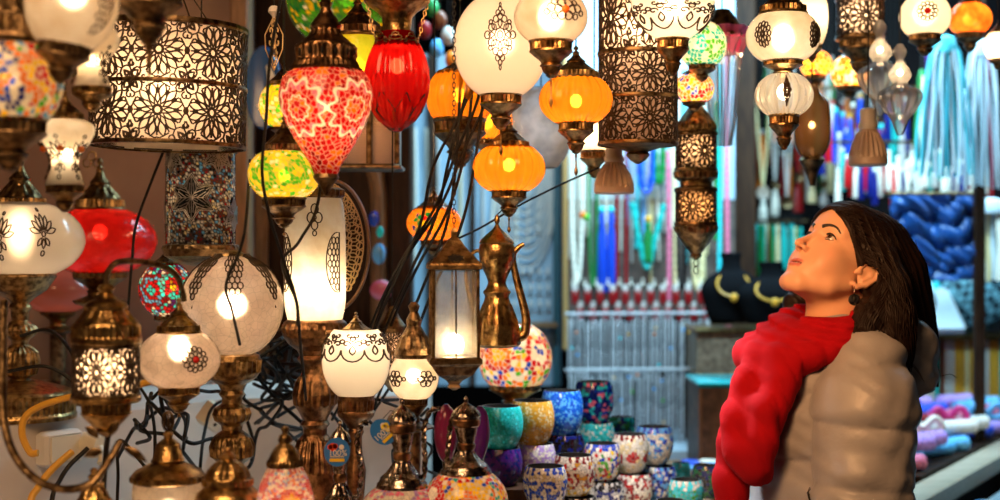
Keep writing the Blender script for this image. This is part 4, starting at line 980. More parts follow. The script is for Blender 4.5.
# ================================================================== bottom row: genie lamps with rope handles
def rope(T, pts, r=3.0, m='copper', part='rope_handle'):
    w = cr([T.loc(*p) for p in pts], 10); g = G(); n = len(w)
    t = np.gradient(w, axis=0); t /= np.linalg.norm(t, axis=1, keepdims=True)
    e1 = np.array([0, 1.0, 0]); e2 = np.cross(t, e1); L = np.concatenate([[0], np.cumsum(np.linalg.norm(np.diff(w, axis=0), axis=1))])
    for ph in (0, PI):
        a = L/(8*T.k)*PI+ph
        v = w+r*.45*T.k*(np.cos(a)[:, None]*e1+np.sin(a)[:, None]*e2); g.tube(v, r*.55*T.k, 6)
    return obj(part, g, MT[m], T.root)
def genie(label, cx, Y, y0, r, pal, fl=(), tagpos=None, hs=1, hand=None, cell=4.2, grout=(.6, .55, .5), pw=.22, w=1.0, seg=240, m='nickel', vs=1.0):
    T = Thing('table_lamp', label, 'lamp', cx, y0+90, Y)
    T.lathe('spire', [(.5, y0-4), (2.5, y0-1), (1.5, y0+2*vs), (4, y0+5*vs), (9*w, y0+9*vs), (13*w, y0+14*vs), (15*w, y0+18*vs), (13*w, y0+22*vs)], m, flutes=[(y0+7*vs, y0+17*vs, 12, .5)])
    T.lathe('copper_ring', [(13*w, y0+21*vs), (14.5*w, y0+23*vs), (14*w, y0+29*vs), (12*w, y0+31*vs)], 'copper')
    T.lathe('neck', [(12*w, y0+30*vs), (11*w, y0+36*vs), (9*w, y0+46*vs), (8*w, y0+50*vs)], m)
    T.lathe('neck_ring', [(8*w, y0+49*vs), (9.5*w, y0+51*vs), (9*w, y0+56*vs), (8*w, y0+58*vs)], 'copper')
    T.lathe('shoulder', [(7*w, y0+57*vs), (9*w, y0+62*vs), (15*w, y0+70*vs), (22*w, y0+76*vs), (23*w, y0+79*vs), (25*w, y0+81*vs), (26*w, y0+85*vs), (24*w, y0+86*vs)], m, flutes=[(y0+60*vs, y0+75*vs, 8, .9)])
    q84 = y0+84*vs; pr = globe_prof(r, q84, q84+r*1.35, 24*w, r*.55)
    mosaic(T, 'lamp_shade', pr, pal, cell, fl, grout=grout, seg=seg)
    b = q84+r*1.35
    e = 250+.6*F/Y; T.lathe('base', [(r*.55, b-1), (r*.6, b+2), (r*.5, b+8), (8, b+16), (7, b+26), (12, e-30), (r*.6, e-10), (r*.75, e-4), (r*.75, e), (1, e)], m)
    if hand: rope(T, hand, 3.2, 'nickel' if hs else 'copper')
    T.bulb(q84+r*.7, pw, r=7, glow=False)
    return T
MT['mosaic'].name = 'mosaic_glass'
genie('pink and white flowered genie-bottle lamp with bright metal neck, second blue tag beside it', 402, 2.15, 402, 44, ['pink', 'wht', 'lil', 'wht', 'pink'], [(-.1, 508, 22, flower([(.3, 'yel'), (.6, 'pink'), (1, 'wht')], 6))], hand=[(404, 474), (422, 478), (425, 462), (424, 430), (430, 412), (440, 408)])
genie('yellow, orange and turquoise mosaic genie-bottle lamp with a tulip motif, bottom centre', 466, 2.15, 400, 42, ['yel', 'org', 'teal', 'red', 'yel', 'blue', 'wht', 'org'], [(.1, 492, 20, flower([(.35, 'org'), (.8, 'yel'), (1, 'crm')], 6)), (-1.0, 492, 18, flower([(.5, 'wht'), (1, 'red')], 6))], hand=[(444, 480), (446, 470), (449, 440), (452, 420), (462, 412)], pw=.35, vs=.86)
T = genie('smaller genie-bottle lamp wearing the left round blue tag', 340, 2.22, 424, 30, ['wht', 'pink', 'red', 'crm'], hand=[(352, 500), (360, 490), (360, 460), (357, 440), (362, 424), (368, 424)], w=.75, pw=.15)
# tulip motif
T = Thing('glass_ornament', 'faceted magenta glass ornament left of the yellow genie lamp neck', 'ornament', 446, 432, 2.3)
T.lathe('glass', cr([(2, 404), (9, 412), (12, 425), (12, 440), (8, 455), (3, 462)], 4), shade('magenta_glass', (.5, .06, .2), .3, .6), seg=10); T.lathe('foot', [(4, 461), (3, 470), (3, 560), (12, 590), (12, 608), (1, 609)], 'nickel')
T = Thing('glass_ornament', 'faceted violet glass ornament right of the yellow genie lamp neck', 'ornament', 480, 432, 2.3)
T.lathe('glass', cr([(2, 406), (7, 412), (10, 425), (10, 438), (7, 450), (3, 460)], 4), shade('violet_glass', (.25, .05, .3), .3, .6), seg=10); T.lathe('foot', [(4, 459), (3, 470), (3, 560), (12, 590), (12, 608), (1, 609)], 'nickel')
# red sprinkled cone lamp
T = Thing('table_lamp', 'bottle-shaped white, red and pink mosaic lamp with yellow sunburst, bottom left of centre', 'lamp', 285, 480, 1.95)
T.lathe('cap', [(2, 426), (4, 428), (3, 433), (6, 436), (7, 440), (6, 443), (10, 447), (14, 453), (17, 460), (18, 462), (18, 466), (16, 467)], 'brass', flutes=[(460, 466, 26, .6)])
pr = cr([(16, 465), (20, 472), (25, 484), (29, 500), (31, 520), (28, 540), (20, 550)], 4)
sb = flower([(.3, 'org'), (.62, 'yel'), (.78, 'org'), (1.0, 'red')], 9, .18)
mosaic(T, 'lamp_shade', pr, ['wht', 'pink', 'wht', 'red', 'lil', 'wht', 'ltb', 'org'], 2.5, [(.35, 502, 17, sb), (-.9, 483, 8, flower([(1, 'red')], 6)), (-.5, 510, 9, flower([(1, 'red')], 6)), (1.4, 486, 8, flower([(1, 'red')], 6))], bands=[(464, 470, ['red', 'wht'], 40)], seg=260, grout=(.8, .6, .6))
T.lathe('base', [(20, 549), (23, 553), (12, 562), (8, 590), (20, 615), (30, 640), (30, 668), (1, 668)], 'brass'); T.bulb(500, .2, glow=False)
T.cord(427, r=.6) if False else None

# round blue paper tags
def paper_tag(label, cx, cy, Y, rx, ry, roll, seal):
    t = empty('hanging_paper_tag', P3(cx, cy, Y), label, 'tag', 'round blue tags tied to the genie lamps'); k = Y/F
    g = G().lathe([(.0003, .0005), (1, .0005), (1, -.0005), (.0003, -.0005)], 40); g.xf(rotm(PI/2, 0, 0)); g.xf(np.diag([rx*k, 1, ry*k])); g.xf(rotm(0, roll, 0))
    obj('card', g, pbr('blue_card', (.02, .17, .55), .35), t, smooth=False)
    def bx(n, x, y, w, h, m, r=0):
        b = G().box((x*k, -.0012, y*k), (w*k, .0008, h*k), ry=r); b.xf(rotm(0, roll, 0)); return obj(n, b, m, t, smooth=False)
    bx('yellow_strip', 0, -.55*ry, rx*1.15, 3.2, pbr('yellow_print', (.8, .55, .03), .4))
    g = G()
    for (x, y, r) in seal: g.lathe([(.0002, 0), (r*k, 0), (r*k, -.0012), (.0002, -.0012)], 10, (0, 0, 0)); g.v[-1] = g.v[-1] @ rotm(PI/2, 0, 0).T+np.array([x*k, -.0014, y*k])
    g.xf(rotm(0, roll, 0)); obj('emblem', g, pbr('red_print', (.75, .06, .02), .4) if seal[0][2] > 3.4 else pbr('yellow_emblem', (.85, .65, .05), .4), t, smooth=False)
    g = G(); g.lathe([(.0002, 0), (2.6*k, 0), (2.6*k, -.0012), (.0002, -.0012)], 10); g.xf(rotm(PI/2, 0, 0), (4.6*k, -.0013, 5*k)).xf(rotm(0, roll, 0)); obj('pale_patch', g, M_WHITEP, t, smooth=False)
    c = bpy.data.curves.new('printed_text', 'FONT'); c.body = '100%'; c.size = 8.6*k; c.align_x = 'CENTER'; c.extrude = .0002
    oc = bpy.data.objects.new('printed_text_curve', c); COL.objects.link(oc); bpy.context.view_layer.update()
    me = bpy.data.meshes.new_from_object(oc.evaluated_get(bpy.context.evaluated_depsgraph_get())); bpy.data.objects.remove(oc)
    o = bpy.data.objects.new('printed_text', me); COL.objects.link(o); me.materials.clear(); me.materials.append(M_WHITEP); o.parent = t
    o.location = (1.0*k, -.0022, -3.6*k); o.rotation_euler = (PI/2, roll, 0)
    o = bx('small_print', 0, -4.6, rx*1.05, .8, M_WHITEP)
    obj('string', G().tube([(0, 0, ry*k*.95), (rx*.6*k, .006, ry*k*1.5), (rx*1.2*k, .012, ry*k*1.4)], .0007, 5), MT['black'], t)
paper_tag('round blue tag with red emblem, yellow strip and 100%, left of the pair', 337, 452, 2.14, 13, 14.5, 0, [(-4, 5, 4.2), (-7, 5, 2.6), (-1.5, 6, 2.6)])
paper_tag('round blue tag with yellow emblem turned sideways, right of the pair', 383, 432, 2.14, 12, 14, -.75, [(6, -1, 3.3), (4, 3, 3.0), (7, 3, 2.6)])

# ================================================================== mosaic bowls
def bowl(label, cx, Y, z, d, h, pal, fl=None, cell=3.0, bands=(), open_=.84, grout=(.30, .27, .24), m='mosaic_bowl', rim='mosaic', group='round mosaic candle bowls'):
    py = 250+(CZ-z)*F/Y; k = Y/F; r = d/2/k; H = h/k
    T = Thing('mosaic_bowl', label, 'bowl', cx, py, Y, group)
    n0 = r*open_; yt = py-H; n1 = r*.62
    pr = globe_prof(r, yt, py, n0, n1, 22)
    mosaic(T, 'bowl', pr, pal, cell, fl or (), grout=grout, gw=.12, seg=180, m=m, bands=[(yt+a*H, yt+b*H, c, n) for a, b, c, n in bands], cap=True)
    inn = [(max(a-1.2, .3), b) for a, b in pr[:-2]]+[(.3, py-2)]
    T.lathe('inner_wall', [(n0, yt)]+inn, pbr('dark_glass_inside', (.04, .05, .06), .25) if 'mi' not in globals() else mi, cap=False, seg=40)
    return T
mi = pbr('dark_glass_inside', (.05, .055, .06), .25)
zA, zB, hb = 1.04, .945, .073
rose = lambda c1, c2, c3: flower([(.3, c1), (.62, c2), (1.0, c3)], 6, .2)
def around(fn, yc, R, n=5, a0=0): return [(a0+i*2*PI/n, yc, R, fn) for i in range(n)]
def ycb(Y, z): return 250+(CZ-z)*F/Y
B = [('plain turquoise glitter bowl on top, far left of the back row', 501, 2.72, zA+hb, .088, .082, ['teal', 'cyan', 'teal', 'teal'], 0, 2.2, (), (.05, .5, .5)),
     ('dark purple bowl under the plain turquoise one', 502, 2.72, zA, .082, hb, ['pur', 'dbl', 'pur'], 0, 3, (), (.03, .02, .08)),
     ('gold speckled bowl on top, second in the back row', 532, 2.78, zA+hb, .090, .086, ['gld', 'crm', 'gld', 'gld'], 0, 2.0, (), (.5, .3, .08)),
     ('lilac-white sparkling bowl under the gold one', 536, 2.78, zA, .080, hb, ['lil', 'wht', 'slv', 'lil'], 0, 2.2, (), (.4, .35, .45)),
     ('deep sky-blue bowl on top, third in the back row', 562, 2.92, zA+hb, .090, .092, ['blue', 'ltb', 'blue'], 0, 2.0, (), (.02, .28, .7)),
     ('near-black bowl under the sky-blue one', 566, 2.92, zA, .080, hb, ['blk', 'dbl', 'blk'], 0, 3, (), (.02, .02, .03)),
     ('dark blue bowl with coloured dots on top, fourth in the back row', 594, 3.12, zA+hb, .088, .092, ['dbl', 'blue', 'dbl', 'dbl', 'cyan', 'pink'], 0, 3.2, (), (.01, .04, .2)),
     ('bright cyan sparkling bowl under the dotted blue one', 597, 3.12, zA, .080, hb, ['cyan', 'teal', 'wht', 'cyan'], 0, 2.2, (), (.1, .5, .5)),
     ('small dark teal bowl ending the back row', 621, 3.3, zA, .066, .064, ['dgr', 'teal', 'dbl'], 0, 3, (), (.02, .12, .14))]
for (lab, cx, Y, z, d, h, pal, fl, cell, bands, gr) in B: bowl(lab, cx, Y, z, d, h, pal, None, cell, bands, grout=gr)
zt = zB+hb+.003
B = [('white bowl with blue zigzag triangles on top, leftmost of the front row', 545, 2.60, zt, .084, .075, ['wht', 'wht', 'crm'], (rose('blue', 'wht', 'blue'), 12, 5), 3.1, [(0, .16, ['blue', 'wht'], 34), (.3, .42, ['blue', 'blue', 'wht', 'wht'], 28), (.62, .74, ['dbl', 'wht', 'dbl', 'wht'], 28)]),
     ('white bowl with red diamond band, second of the front row', 574, 2.72, zt, .084, .078, ['wht', 'wht', 'gld'], (rose('red', 'wht', 'drd'), 9, 6), 3.1, [(0, .14, ['drd', 'wht'], 36), (.2, .34, ['red', 'wht', 'wht'], 30), (.8, .95, ['yel', 'wht'], 30)]),
     ('white bowl with multicoloured dots and blue rim, third of the front row', 602, 2.90, zt, .078, .076, ['wht', 'grn', 'red', 'wht', 'yel', 'blue', 'wht'], None, 3.0, [(0, .15, ['blue', 'blue', 'wht'], 34)]),
     ('white bowl with small red flowers, fourth of the front row', 630, 3.0, zt, .080, .082, ['wht', 'wht', 'crm'], (rose('drd', 'red', 'red'), 6, 7), 3.0, [(0, .13, ['drd', 'wht'], 34)]),
     ('blue-rimmed white bowl with pale blue dots on top, rightmost of the front row', 654, 3.08, zt+.006, .086, .082, ['wht', 'wht', 'ltb', 'slv'], (rose('blue', 'ltb', 'wht'), 8, 6), 3.0, [(0, .16, ['blue', 'ltb'], 30), (.3, .4, ['wht', 'blue'], 20)]),
     ('white and ochre bowl under the zigzag bowl', 549, 2.60, zB, .080, hb, ['wht', 'gld', 'brn'], None, 3, []),
     ('pale bowl with dark rim tiles under the red diamond bowl', 578, 2.72, zB, .080, hb, ['slv', 'wht', 'yel'], None, 3, [(0, .16, ['blk', 'wht'], 30)]),
     ('grey banded bowl under the multicoloured dotted one', 606, 2.90, zB, .078, hb, ['slv', 'dbl', 'wht'], None, 3, [(0, .2, ['blk', 'slv'], 30)]),
     ('red and white tiled bowl under the red-flowered one', 634, 3.0, zB, .080, hb, ['red', 'wht', 'drd', 'wht'], None, 2.8, []),
     ('cobalt and white wave bowl under the blue-rimmed one', 659, 3.08, zB, .080, hb+.004, ['blue', 'dbl', 'wht', 'ltb'], None, 3, []),
     ('brown, white and black tiled bowl at the bottom, left of the zigzag bowl', 508, 2.56, zB, .076, hb, ['wht', 'brn', 'blk', 'crm', 'red'], None, 3, []),
     ('little plain teal bowl behind the open turquoise one', 681, 3.30, zB, .046, .05, ['teal', 'cyan'], None, 3, []),
     ('open turquoise bowl with green base tiles, bottom right of the bowls', 686, 2.95, zB, .076, .068, ['cyan', 'teal', 'grn', 'teal'], None, 3, [(0, .25, ['cyan', 'wht'], 30)]),
     ('dark green glass bowl nearest the red scarf', 707, 3.12, zB, .070, .072, ['blk', 'dgr', 'dbl'], None, 3, []),
     ('low dark blue bowl with red pieces at the bottom edge', 670, 2.72, zB, .066, .066, ['dbl', 'red', 'dbl', 'gld'], None, 3, [])]
for (lab, cx, Y, z, d, h, pal, fl, cell, bands) in B:
    f = None
    if fl: f = around(fl[0], ycb(Y, z+h*.42), fl[1], fl[2], random.random())
    bowl(lab, cx, Y, z, d, h, pal, f, cell, bands)

# ================================================================== cables
for i, (x0, x1, x2) in enumerate([(497, 470, 404), (488, 462, 398), (480, 470, 415), (474, 455, 408), (468, 462, 425), (478, 440, 392), (492, 480, 432)]):
    cable('power_cord', 'black cable of the bundle falling diagonally past the orange painted globe', [(x0-4, 20, 2.62), (x0-8, 90, 2.55), (x1-6, 150+i*3, 2.5), ((x1+x2)/2+4, 205+i*4, 2.45), (x2, 262+i*5, 2.5), (x2-30, 330+i*6, 2.6), (x2-40-i*4, 420, 2.7)], .0028, group='cable bundle falling past the orange painted globe')
for lab, pts, r in (
    ('thin black cord crossing from the glass lantern to the spotlight', [(450, 242, 2.4), (480, 228, 2.5), (520, 205, 2.6), (560, 185, 2.65), (598, 168, 2.7)], .002),
    ('long black cord hanging just right of the red teardrop', [(284, -20, 2.15), (270, 60, 2.1), (266, 120, 2.08), (262, 170, 2.06), (268, 210, 2.1), (280, 250, 2.12), (296, 300, 2.15), (300, 340, 2.2), (306, 400, 2.3)], .0026),
    ('black cord curving before the frosted cylinder lamp', [(330, -10, 2.6), (322, 60, 2.5), (320, 190, 2.3), (300, 240, 2.2), (282, 262, 2.15), (296, 300, 2.15), (298, 325, 2.15)], .0026),
    ('black cord falling in front of the crackle globe lamp', [(250, 160, 2.3), (246, 220, 2.1), (240, 250, 2.1), (226, 285, 2.12), (232, 310, 2.12), (240, 345, 2.15)], .0024),
    ('black cord hanging down the plaster wall right of the red globe', [(168, 140, 2.5), (150, 185, 2.55), (136, 225, 2.6), (132, 260, 2.6), (128, 310, 2.6)], .0028),
    ('black cord looping under the round cream plug', [(88, 448, 2.38), (70, 465, 2.36), (60, 480, 2.34), (52, 500, 2.3), (48, 560, 2.3)], .004),
    ('black cord from the filigree cylinder lantern to the ledge', [(108, 436, 1.97), (106, 452, 2.0), (104, 480, 2.0), (102, 530, 2.0)], .004),
    ('black cord bending left of the adaptor cube', [(135, 380, 2.5), (150, 405, 2.5), (155, 440, 2.45), (150, 470, 2.4), (120, 440, 2.4), (118, 480, 2.4), (116, 540, 2.4)], .003),
    ('black cord right of the adaptor cube', [(245, 395, 2.8), (215, 405, 2.75), (205, 430, 2.7), (200, 470, 2.6), (196, 540, 2.6)], .0034),
    ('black cord lying on the ledge by the bronze dish', [(5, 372, 2.45), (40, 366, 2.42), (60, 372, 2.42), (85, 388, 2.42), (70, 350, 2.5), (48, 330, 2.6), (20, 336, 2.6)], .0034)):
    cable('power_cord', lab, pts, r, group=None)
rr = random.Random(3)
for i in range(16):   # the tangle between the stands
    x = 250+rr.random()*70; y = 330+rr.random()*40; pts = [(x, y, 2.62)]
    for j in range(7):
        x += rr.uniform(-34, 34); y += rr.uniform(-12, 32); x = min(max(x, 236), 345); y = min(y, 470); pts.append((x, y, 2.55+rr.random()*.35))
    cable('power_cord', 'black cable in the tangle between the two turned stands', pts, .0036, group='tangled cables between the two turned stands')
for i in range(9):
    x = 130+rr.random()*60; y = 385+rr.random()*25; pts = [(x, y, 2.45)]
    for j in range(5):
        x += rr.uniform(-22, 26); y += rr.uniform(-10, 28); x = min(max(x, 112), 240); pts.append((x, min(y, 520), 2.35+rr.random()*.3))
    cable('power_cord', 'black cable in the tangle below the adaptor cube', pts, .0036, group='tangled cables below the adaptor cube')
for i in range(6):
    x = 350+rr.random()*90; y = 395+rr.random()*20; pts = [(x, y, 2.55)]
    for j in range(5):
        x += rr.uniform(-26, 26); y += rr.uniform(-6, 26); x = min(max(x, 345), 440); pts.append((x, min(y, 520), 2.45+rr.random()*.3))
    cable('power_cord', 'black cable in the tangle behind the genie lamps', pts, .003, group='tangled cables behind the genie lamps')
# ================================================================== jewellery displays behind
rb = random.Random(11)
CM = {}
def cm(name, rough=.35, v=1.0):
    key = (name, v)
    if key not in CM:
        c = PAL[name]; CM[key] = pbr('bead_'+name, tuple(min(1, x*v) for x in c), rough)
    return CM[key]
def beadstrand(name, label, pts, r, m, cat='necklace', group=None, pitch=1.6, parent=None):
    """pts (px,py,Y); a thread of round beads, radius in metres"""
    c = np.array([P3(*q) for q in pts]); 
    L = np.linalg.norm(np.diff(c, axis=0), axis=1).sum(); n = int(L/(r*pitch*.5))+2; n = min(n, 420)
    c = cr(c, 8); l = np.concatenate([[0], np.cumsum(np.linalg.norm(np.diff(c, axis=0), axis=1))])
    t = np.linspace(0, l[-1], n); p = np.stack([np.interp(t, l, c[:, i]) for i in range(3)], 1)
    rr = r*(.62+.38*np.abs(np.sin(np.arange(n)*PI/4+.4)))
    o = obj(name, G().tube(p, rr, 6), m, parent)
    if not parent: tag(o, label, cat, group)
    return o
def U(x, y0, y1, w, Y, n=9, top=None):
    t = np.linspace(0, 1, n)
    return [(x-w/2*math.cos(q*PI), y0+(y1-y0)*math.sin(q*PI)**.75, Y) for q in t]

k5 = 4.62/F
# boards
t = empty('display_board', (PX(650, 4.66), 4.66, PZ(190, 4.66)), 'pale blue-white jewellery board behind the hanging lamps, right of the gilt strip', 'display board')
kk = 4.66/F
obj('panel', G().box((0, 0, 103*kk), (168*kk, .03, 225*kk)), M_BOARD, t); obj('lower_panel', G().box((0, 0, -68*kk), (168*kk, .03, 117*kk)), pbr('brown_backing', (.16, .11, .09), .7, 0, (.09, .07, .06), 20), t)
obj('frame_strip', G().box((-85*kk, -.015, .02), (5*kk, .05, 330*kk), bev=.003), pbr('gilt_wood', (.55, .33, .12), .4, .2), t)
t = empty('display_board', (PX(478, 4.9), 4.9, PZ(220, 4.9)), 'grey-blue chain board behind the teapot and orange painted globe', 'display board')
kk = 4.9/F
obj('panel', G().box((0, 0, 0), (165*kk, .03, 330*kk)), pbr('grey_blue_board', (.30, .42, .52), .6, 0, (.22, .32, .42), 5), t)
obj('frame_strip', G().box((78*kk, -.02, 0), (7*kk, .05, 330*kk), bev=.003), pbr('dark_teal_paint', (.02, .10, .13), .4), t)
obj('frame_strip', G().box((-45*kk, -.02, 0), (9*kk, .05, 330*kk), bev=.003), M_DARKW, t)
obj('frame_strip', G().box((-5*kk, -.02, -40*kk), (5*kk, .05, 250*kk), bev=.003), M_DARKW, t)
obj('ledge', G().box((35*kk, -.05, -104*kk), (88*kk, .1, 5*kk), bev=.003), M_WOOD, t)
# grey chain loops on the left board
for i in range(9):
    beadstrand('hanging_chain_necklace', 'grey chain necklace nested with others on the grey-blue board', U(526, 150+i*2, 196+i*9, 26+i*4.2, 4.86), .0045, cm('slv'), group='nested grey chains on the grey-blue board')
for i in range(14):
    x = 404+i*11.2; 
    if 438 < x < 452: x += 12
    beadstrand('hanging_bead_strand', 'straight pale strand hanging on the grey-blue board', [(x, 128, 4.87), (x+1, 190, 4.87), (x+rb.uniform(-2, 2), 215+rb.random()*60, 4.87)], .006, cm(rb.choice(['slv', 'wht', 'ltb', 'crm'])), 'bead strand', 'straight pale strands on the grey-blue board')
for r_ in range(3):
    for i in range(7):
        x = 497+i*8.5; y = 272+r_*16
        g = G().sphere((0, 0, 0), .008, 8, 6, (1, .6, 1.4)).sphere((0, 0, .02), .004, 6, 5)
        o = obj('hanging_earring', g, cm('slv'), None, loc=P3(x, y, 4.86)); tag(o, 'small silver earring in the rows low on the grey-blue board', 'earring', 'silver earrings on the grey-blue board')
# main board: individually placed pieces
def tassel(name, label, x, y0, y1, Y, r, m, cap=None, group=None, cat='tassel', ty=None):
    t = empty(name, P3(x, y0, Y), label, cat, group); h = (y1-y0)*Y/F
    g = G().lathe([(r*.35, 0), (r*.8, -h*.08), (r*.55, -h*.16), (r*.8, -h*.3), (r, -h*.98), (r*.8, -h)], 24, flutes=[(-h*.3, -h, 8, r*.15)]); obj('threads', g, m, t)
    if cap: obj('bead', G().sphere((0, 0, r*.6), r*.8, 10, 7), cap, t)
    obj('loop', G().tube([(0, 0, 0), (0, .0, .05 if ty is None else (y0-ty)*Y/F)], .0015, 4), MT['black'], t)
    return t
fill = ['wht', 'slv', 'wht', 'ltb', 'cyan', 'wht', 'crm', 'slv']
for i in range(30):
    x = 571+i*5.1; 
    beadstrand('hanging_bead_strand', 'long pale bead strand hanging on the blue-white board', [(x, 70, 4.635), (x+rb.uniform(-1, 1), 180, 4.635), (x+rb.uniform(-2, 2), 225+rb.random()*60, 4.635)], .0045+.002*rb.random(), cm(rb.choice(fill)), 'bead strand', 'long pale bead strands on the blue-white board')
Yb = 4.58
for lab, pts, r, c in (
    ('white pearl loop at the left of the blue-white board', U(577, 140, 283, 11, Yb), .008, 'wht'),
    ('dark green strand loop right of the white pearl loop', U(593, 150, 287, 8, Yb), .006, 'dgr'),
    ('crimson strand, left of the two crimson ones', [(617, 150, Yb), (617, 220, Yb), (617.5, 300, Yb)], .007, 'drd'),
    ('crimson strand, right of the two crimson ones', [(626, 150, Yb), (626, 220, Yb), (626, 296, Yb)], .007, 'drd'),
    ('teal tube necklace hanging in a V with a silver end', [(632, 202, Yb), (638, 235, Yb), (647, 268, Yb), (656, 235, Yb), (664, 204, Yb)], .011, 'teal'),
    ('bright blue short looped necklace under the tall cylinder lamp', U(646, 140, 192, 14, Yb), .013, 'blue'),
    ('dark teal ball necklace beside the bright blue loop', U(659, 140, 184, 8, Yb), .012, 'dgr'),
    ('pale pink bead strand left of the twin lantern', [(668, 150, Yb), (669, 220, Yb), (669, 300, Yb)], .008, 'pink'),
    ('pearly bead strand beside the pale pink one', [(674, 150, Yb), (675, 220, Yb), (675, 305, Yb)], .007, 'crm'),
    ('black bead loop under the twin lantern', U(681, 220, 289, 9, Yb), .008, 'blk'),
    ('ivory loop right of the black bead loop', U(698, 230, 290, 9, Yb), .010, 'crm'),
    ('green bead strand right of the twin lantern', [(716, 100, Yb), (716, 170, Yb), (716, 240, Yb)], .010, 'dgr'),
    ('cyan ribbon strand at the right end of the blue-white board', [(720, 50, Yb), (720, 140, Yb), (719, 300, Yb)], .008, 'cyan'),
    ('rosy crystal strand beside the dark post', [(727, 40, Yb), (727, 180, Yb), (728, 320, Yb)], .008, 'pink')):
    beadstrand('hanging_bead_necklace', lab, pts, r, cm(c))
for x, lab in ((602, 'royal blue silk tassel, left of the pair'), (611, 'royal blue silk tassel, right of the pair')):
    tassel('hanging_tassel', lab+' on the blue-white board', x, 212, 292, Yb, .014, cm('blue'), cm('cyan'))
tassel('hanging_tassel', 'gold and dark pendant tassel in the middle of the teal V necklace', 648, 222, 262, Yb, .016, cm('dgr'), cm('gld'))
for (x, y, c) in ((583, 215, 'org'), (586, 217, 'grn')):
    o = obj('hanging_glass_bead', G().sphere((0, 0, 0), .013, 12, 8), cm(c), None, loc=P3(x, y, Yb)); tag(o, {'org': 'orange', 'grn': 'green'}[c]+' round bead near the left of the blue-white board', 'bead')
# rows of crimson card earrings
for r_ in range(2):
    for i in range(11):
        x = 575+i*12.6+r_*5; y = 294+r_*17
        t = empty('hanging_earring_card', P3(x, y, 4.56), 'pair of deep red earrings on a pale card above the crystal strands', 'earring', 'deep red earrings above the crystal strands')
        obj('card', G().box((0, .006, .014), (.020, .003, .034), bev=.001), cm('slv'), t)
        for s in (-1, 1): obj('drop', G().sphere((s*.006, -.002, -.012), .0095, 8, 6, (.7, .5, 2.9)), cm('drd'), t)
for i in range(12):
    x = 573+i*11.6
    o = obj('hanging_pearl_earring', G().sphere((0, 0, 0), .006, 8, 6).sphere((0, 0, .014), .004, 6, 5), cm('wht'), None, loc=P3(x, 284, 4.57)); tag(o, 'small pearl earring in a row above the red ones', 'earring', 'pearl earrings above the red ones')
# crystal bead strands, two tiers
CRY = pbr('crystal_beads', (.80, .80, .82), .10, .25, (.45, .45, .48), 90)
cr0 = []
for v in range(4):
    p = [(0, 0, z) for z in np.linspace(0, -.205, 100)]; g = G().tube(p, [.0046*(.55+.45*abs(math.sin(j*PI/4+v))) for j in range(100)], 6)
    o = obj('hanging_crystal_strand', g, CRY, None); tag(o, 'silvery crystal bead strand on the rack behind the bowls', 'bead strand', 'silvery crystal strands on the rack behind the bowls'); cr0.append(o)
used = set()
for row, (y0, nn) in enumerate(((318, 34), (374, 34))):
    for i in range(nn):
        x = 569+i*4.25+rb.uniform(-.8, .8); v = rb.randrange(4)
        o = cr0[v] if v not in used else cr0[v].copy()
        if v in used: COL.objects.link(o)
        used.add(v); o.location = P3(x, y0+rb.uniform(-4, 4), 4.5-row*.08+rb.uniform(-.015, .015)); o.scale = (1, 1, .88+.2*rb.random())
for (y, Y, lab) in ((314, 4.52, 'upper'), (370, 4.44, 'lower')):
    tag(obj('hanging_rail', G().tube([P3(565, y, Y), P3(714, y-1, Y)], .006, 8), CRY), lab+' thin metal rail carrying crystal strands', 'rail')
for i in range(26):
    c = rb.choice(['cyan', 'org', 'grn', 'ltb', 'gld']); o = obj('hanging_crystal_drop', G().sphere((0, 0, 0), .0045, 8, 6), cm(c, .1), None, loc=P3(570+rb.random()*140, 322+rb.random()*105, 4.33)); tag(o, 'small sparkling coloured drop hanging among the crystal strands', 'bead', 'coloured drops among the crystal strands')
tag(obj('back_shelf', G().box((PX(632, 4.5), 4.5, PZ(437, 4.5)-.03), (.62, .5, .05), bev=.004), pbr('pale_blue_shelf', (.42, .5, .58), .5)), 'pale blue shelf below the crystal strands', 'shelf')
tag(obj('back_shelf', G().box((PX(632, 4.5), 4.68, PZ(437, 4.5)/2-.03), (.62, .1, PZ(437, 4.5)-.06)), M_DARKW), 'dark support wall under the pale blue shelf', 'shelf')
# blue & pink glass shapes behind the cables
for (x, y, r, c, lab) in ((374, 219, .016, 'blue', 'upper blue'), (380, 232, .012, 'cyan', 'middle cyan'), (379, 254, .022, 'ltb', 'lower pale blue')):
    t = empty('hanging_glass_charm', P3(x, y, 3.5), lab+' glass charm hanging in the dark cabinet arch', 'charm')
    obj('charm', G().sphere((0, 0, 0), r, 14, 10, (.8, .3, 1.2)), pbr('charm_glass', PAL[c], .15), t); obj('thread', G().tube([(0, 0, r), (0, .0, r+.08)], .001, 4), MT['black'], t)
t = empty('hanging_glass_charm', P3(381, 290, 3.4), 'magenta heart-like glass charm low in the dark cabinet arch', 'charm'); obj('charm', G().sphere((0, 0, 0), .028, 14, 10, (1, .5, .9)), cm('pink', .2, .6), t); obj('thread', G().tube([(0, 0, .02), (0, 0, .12)], .001, 4), MT['black'], t)

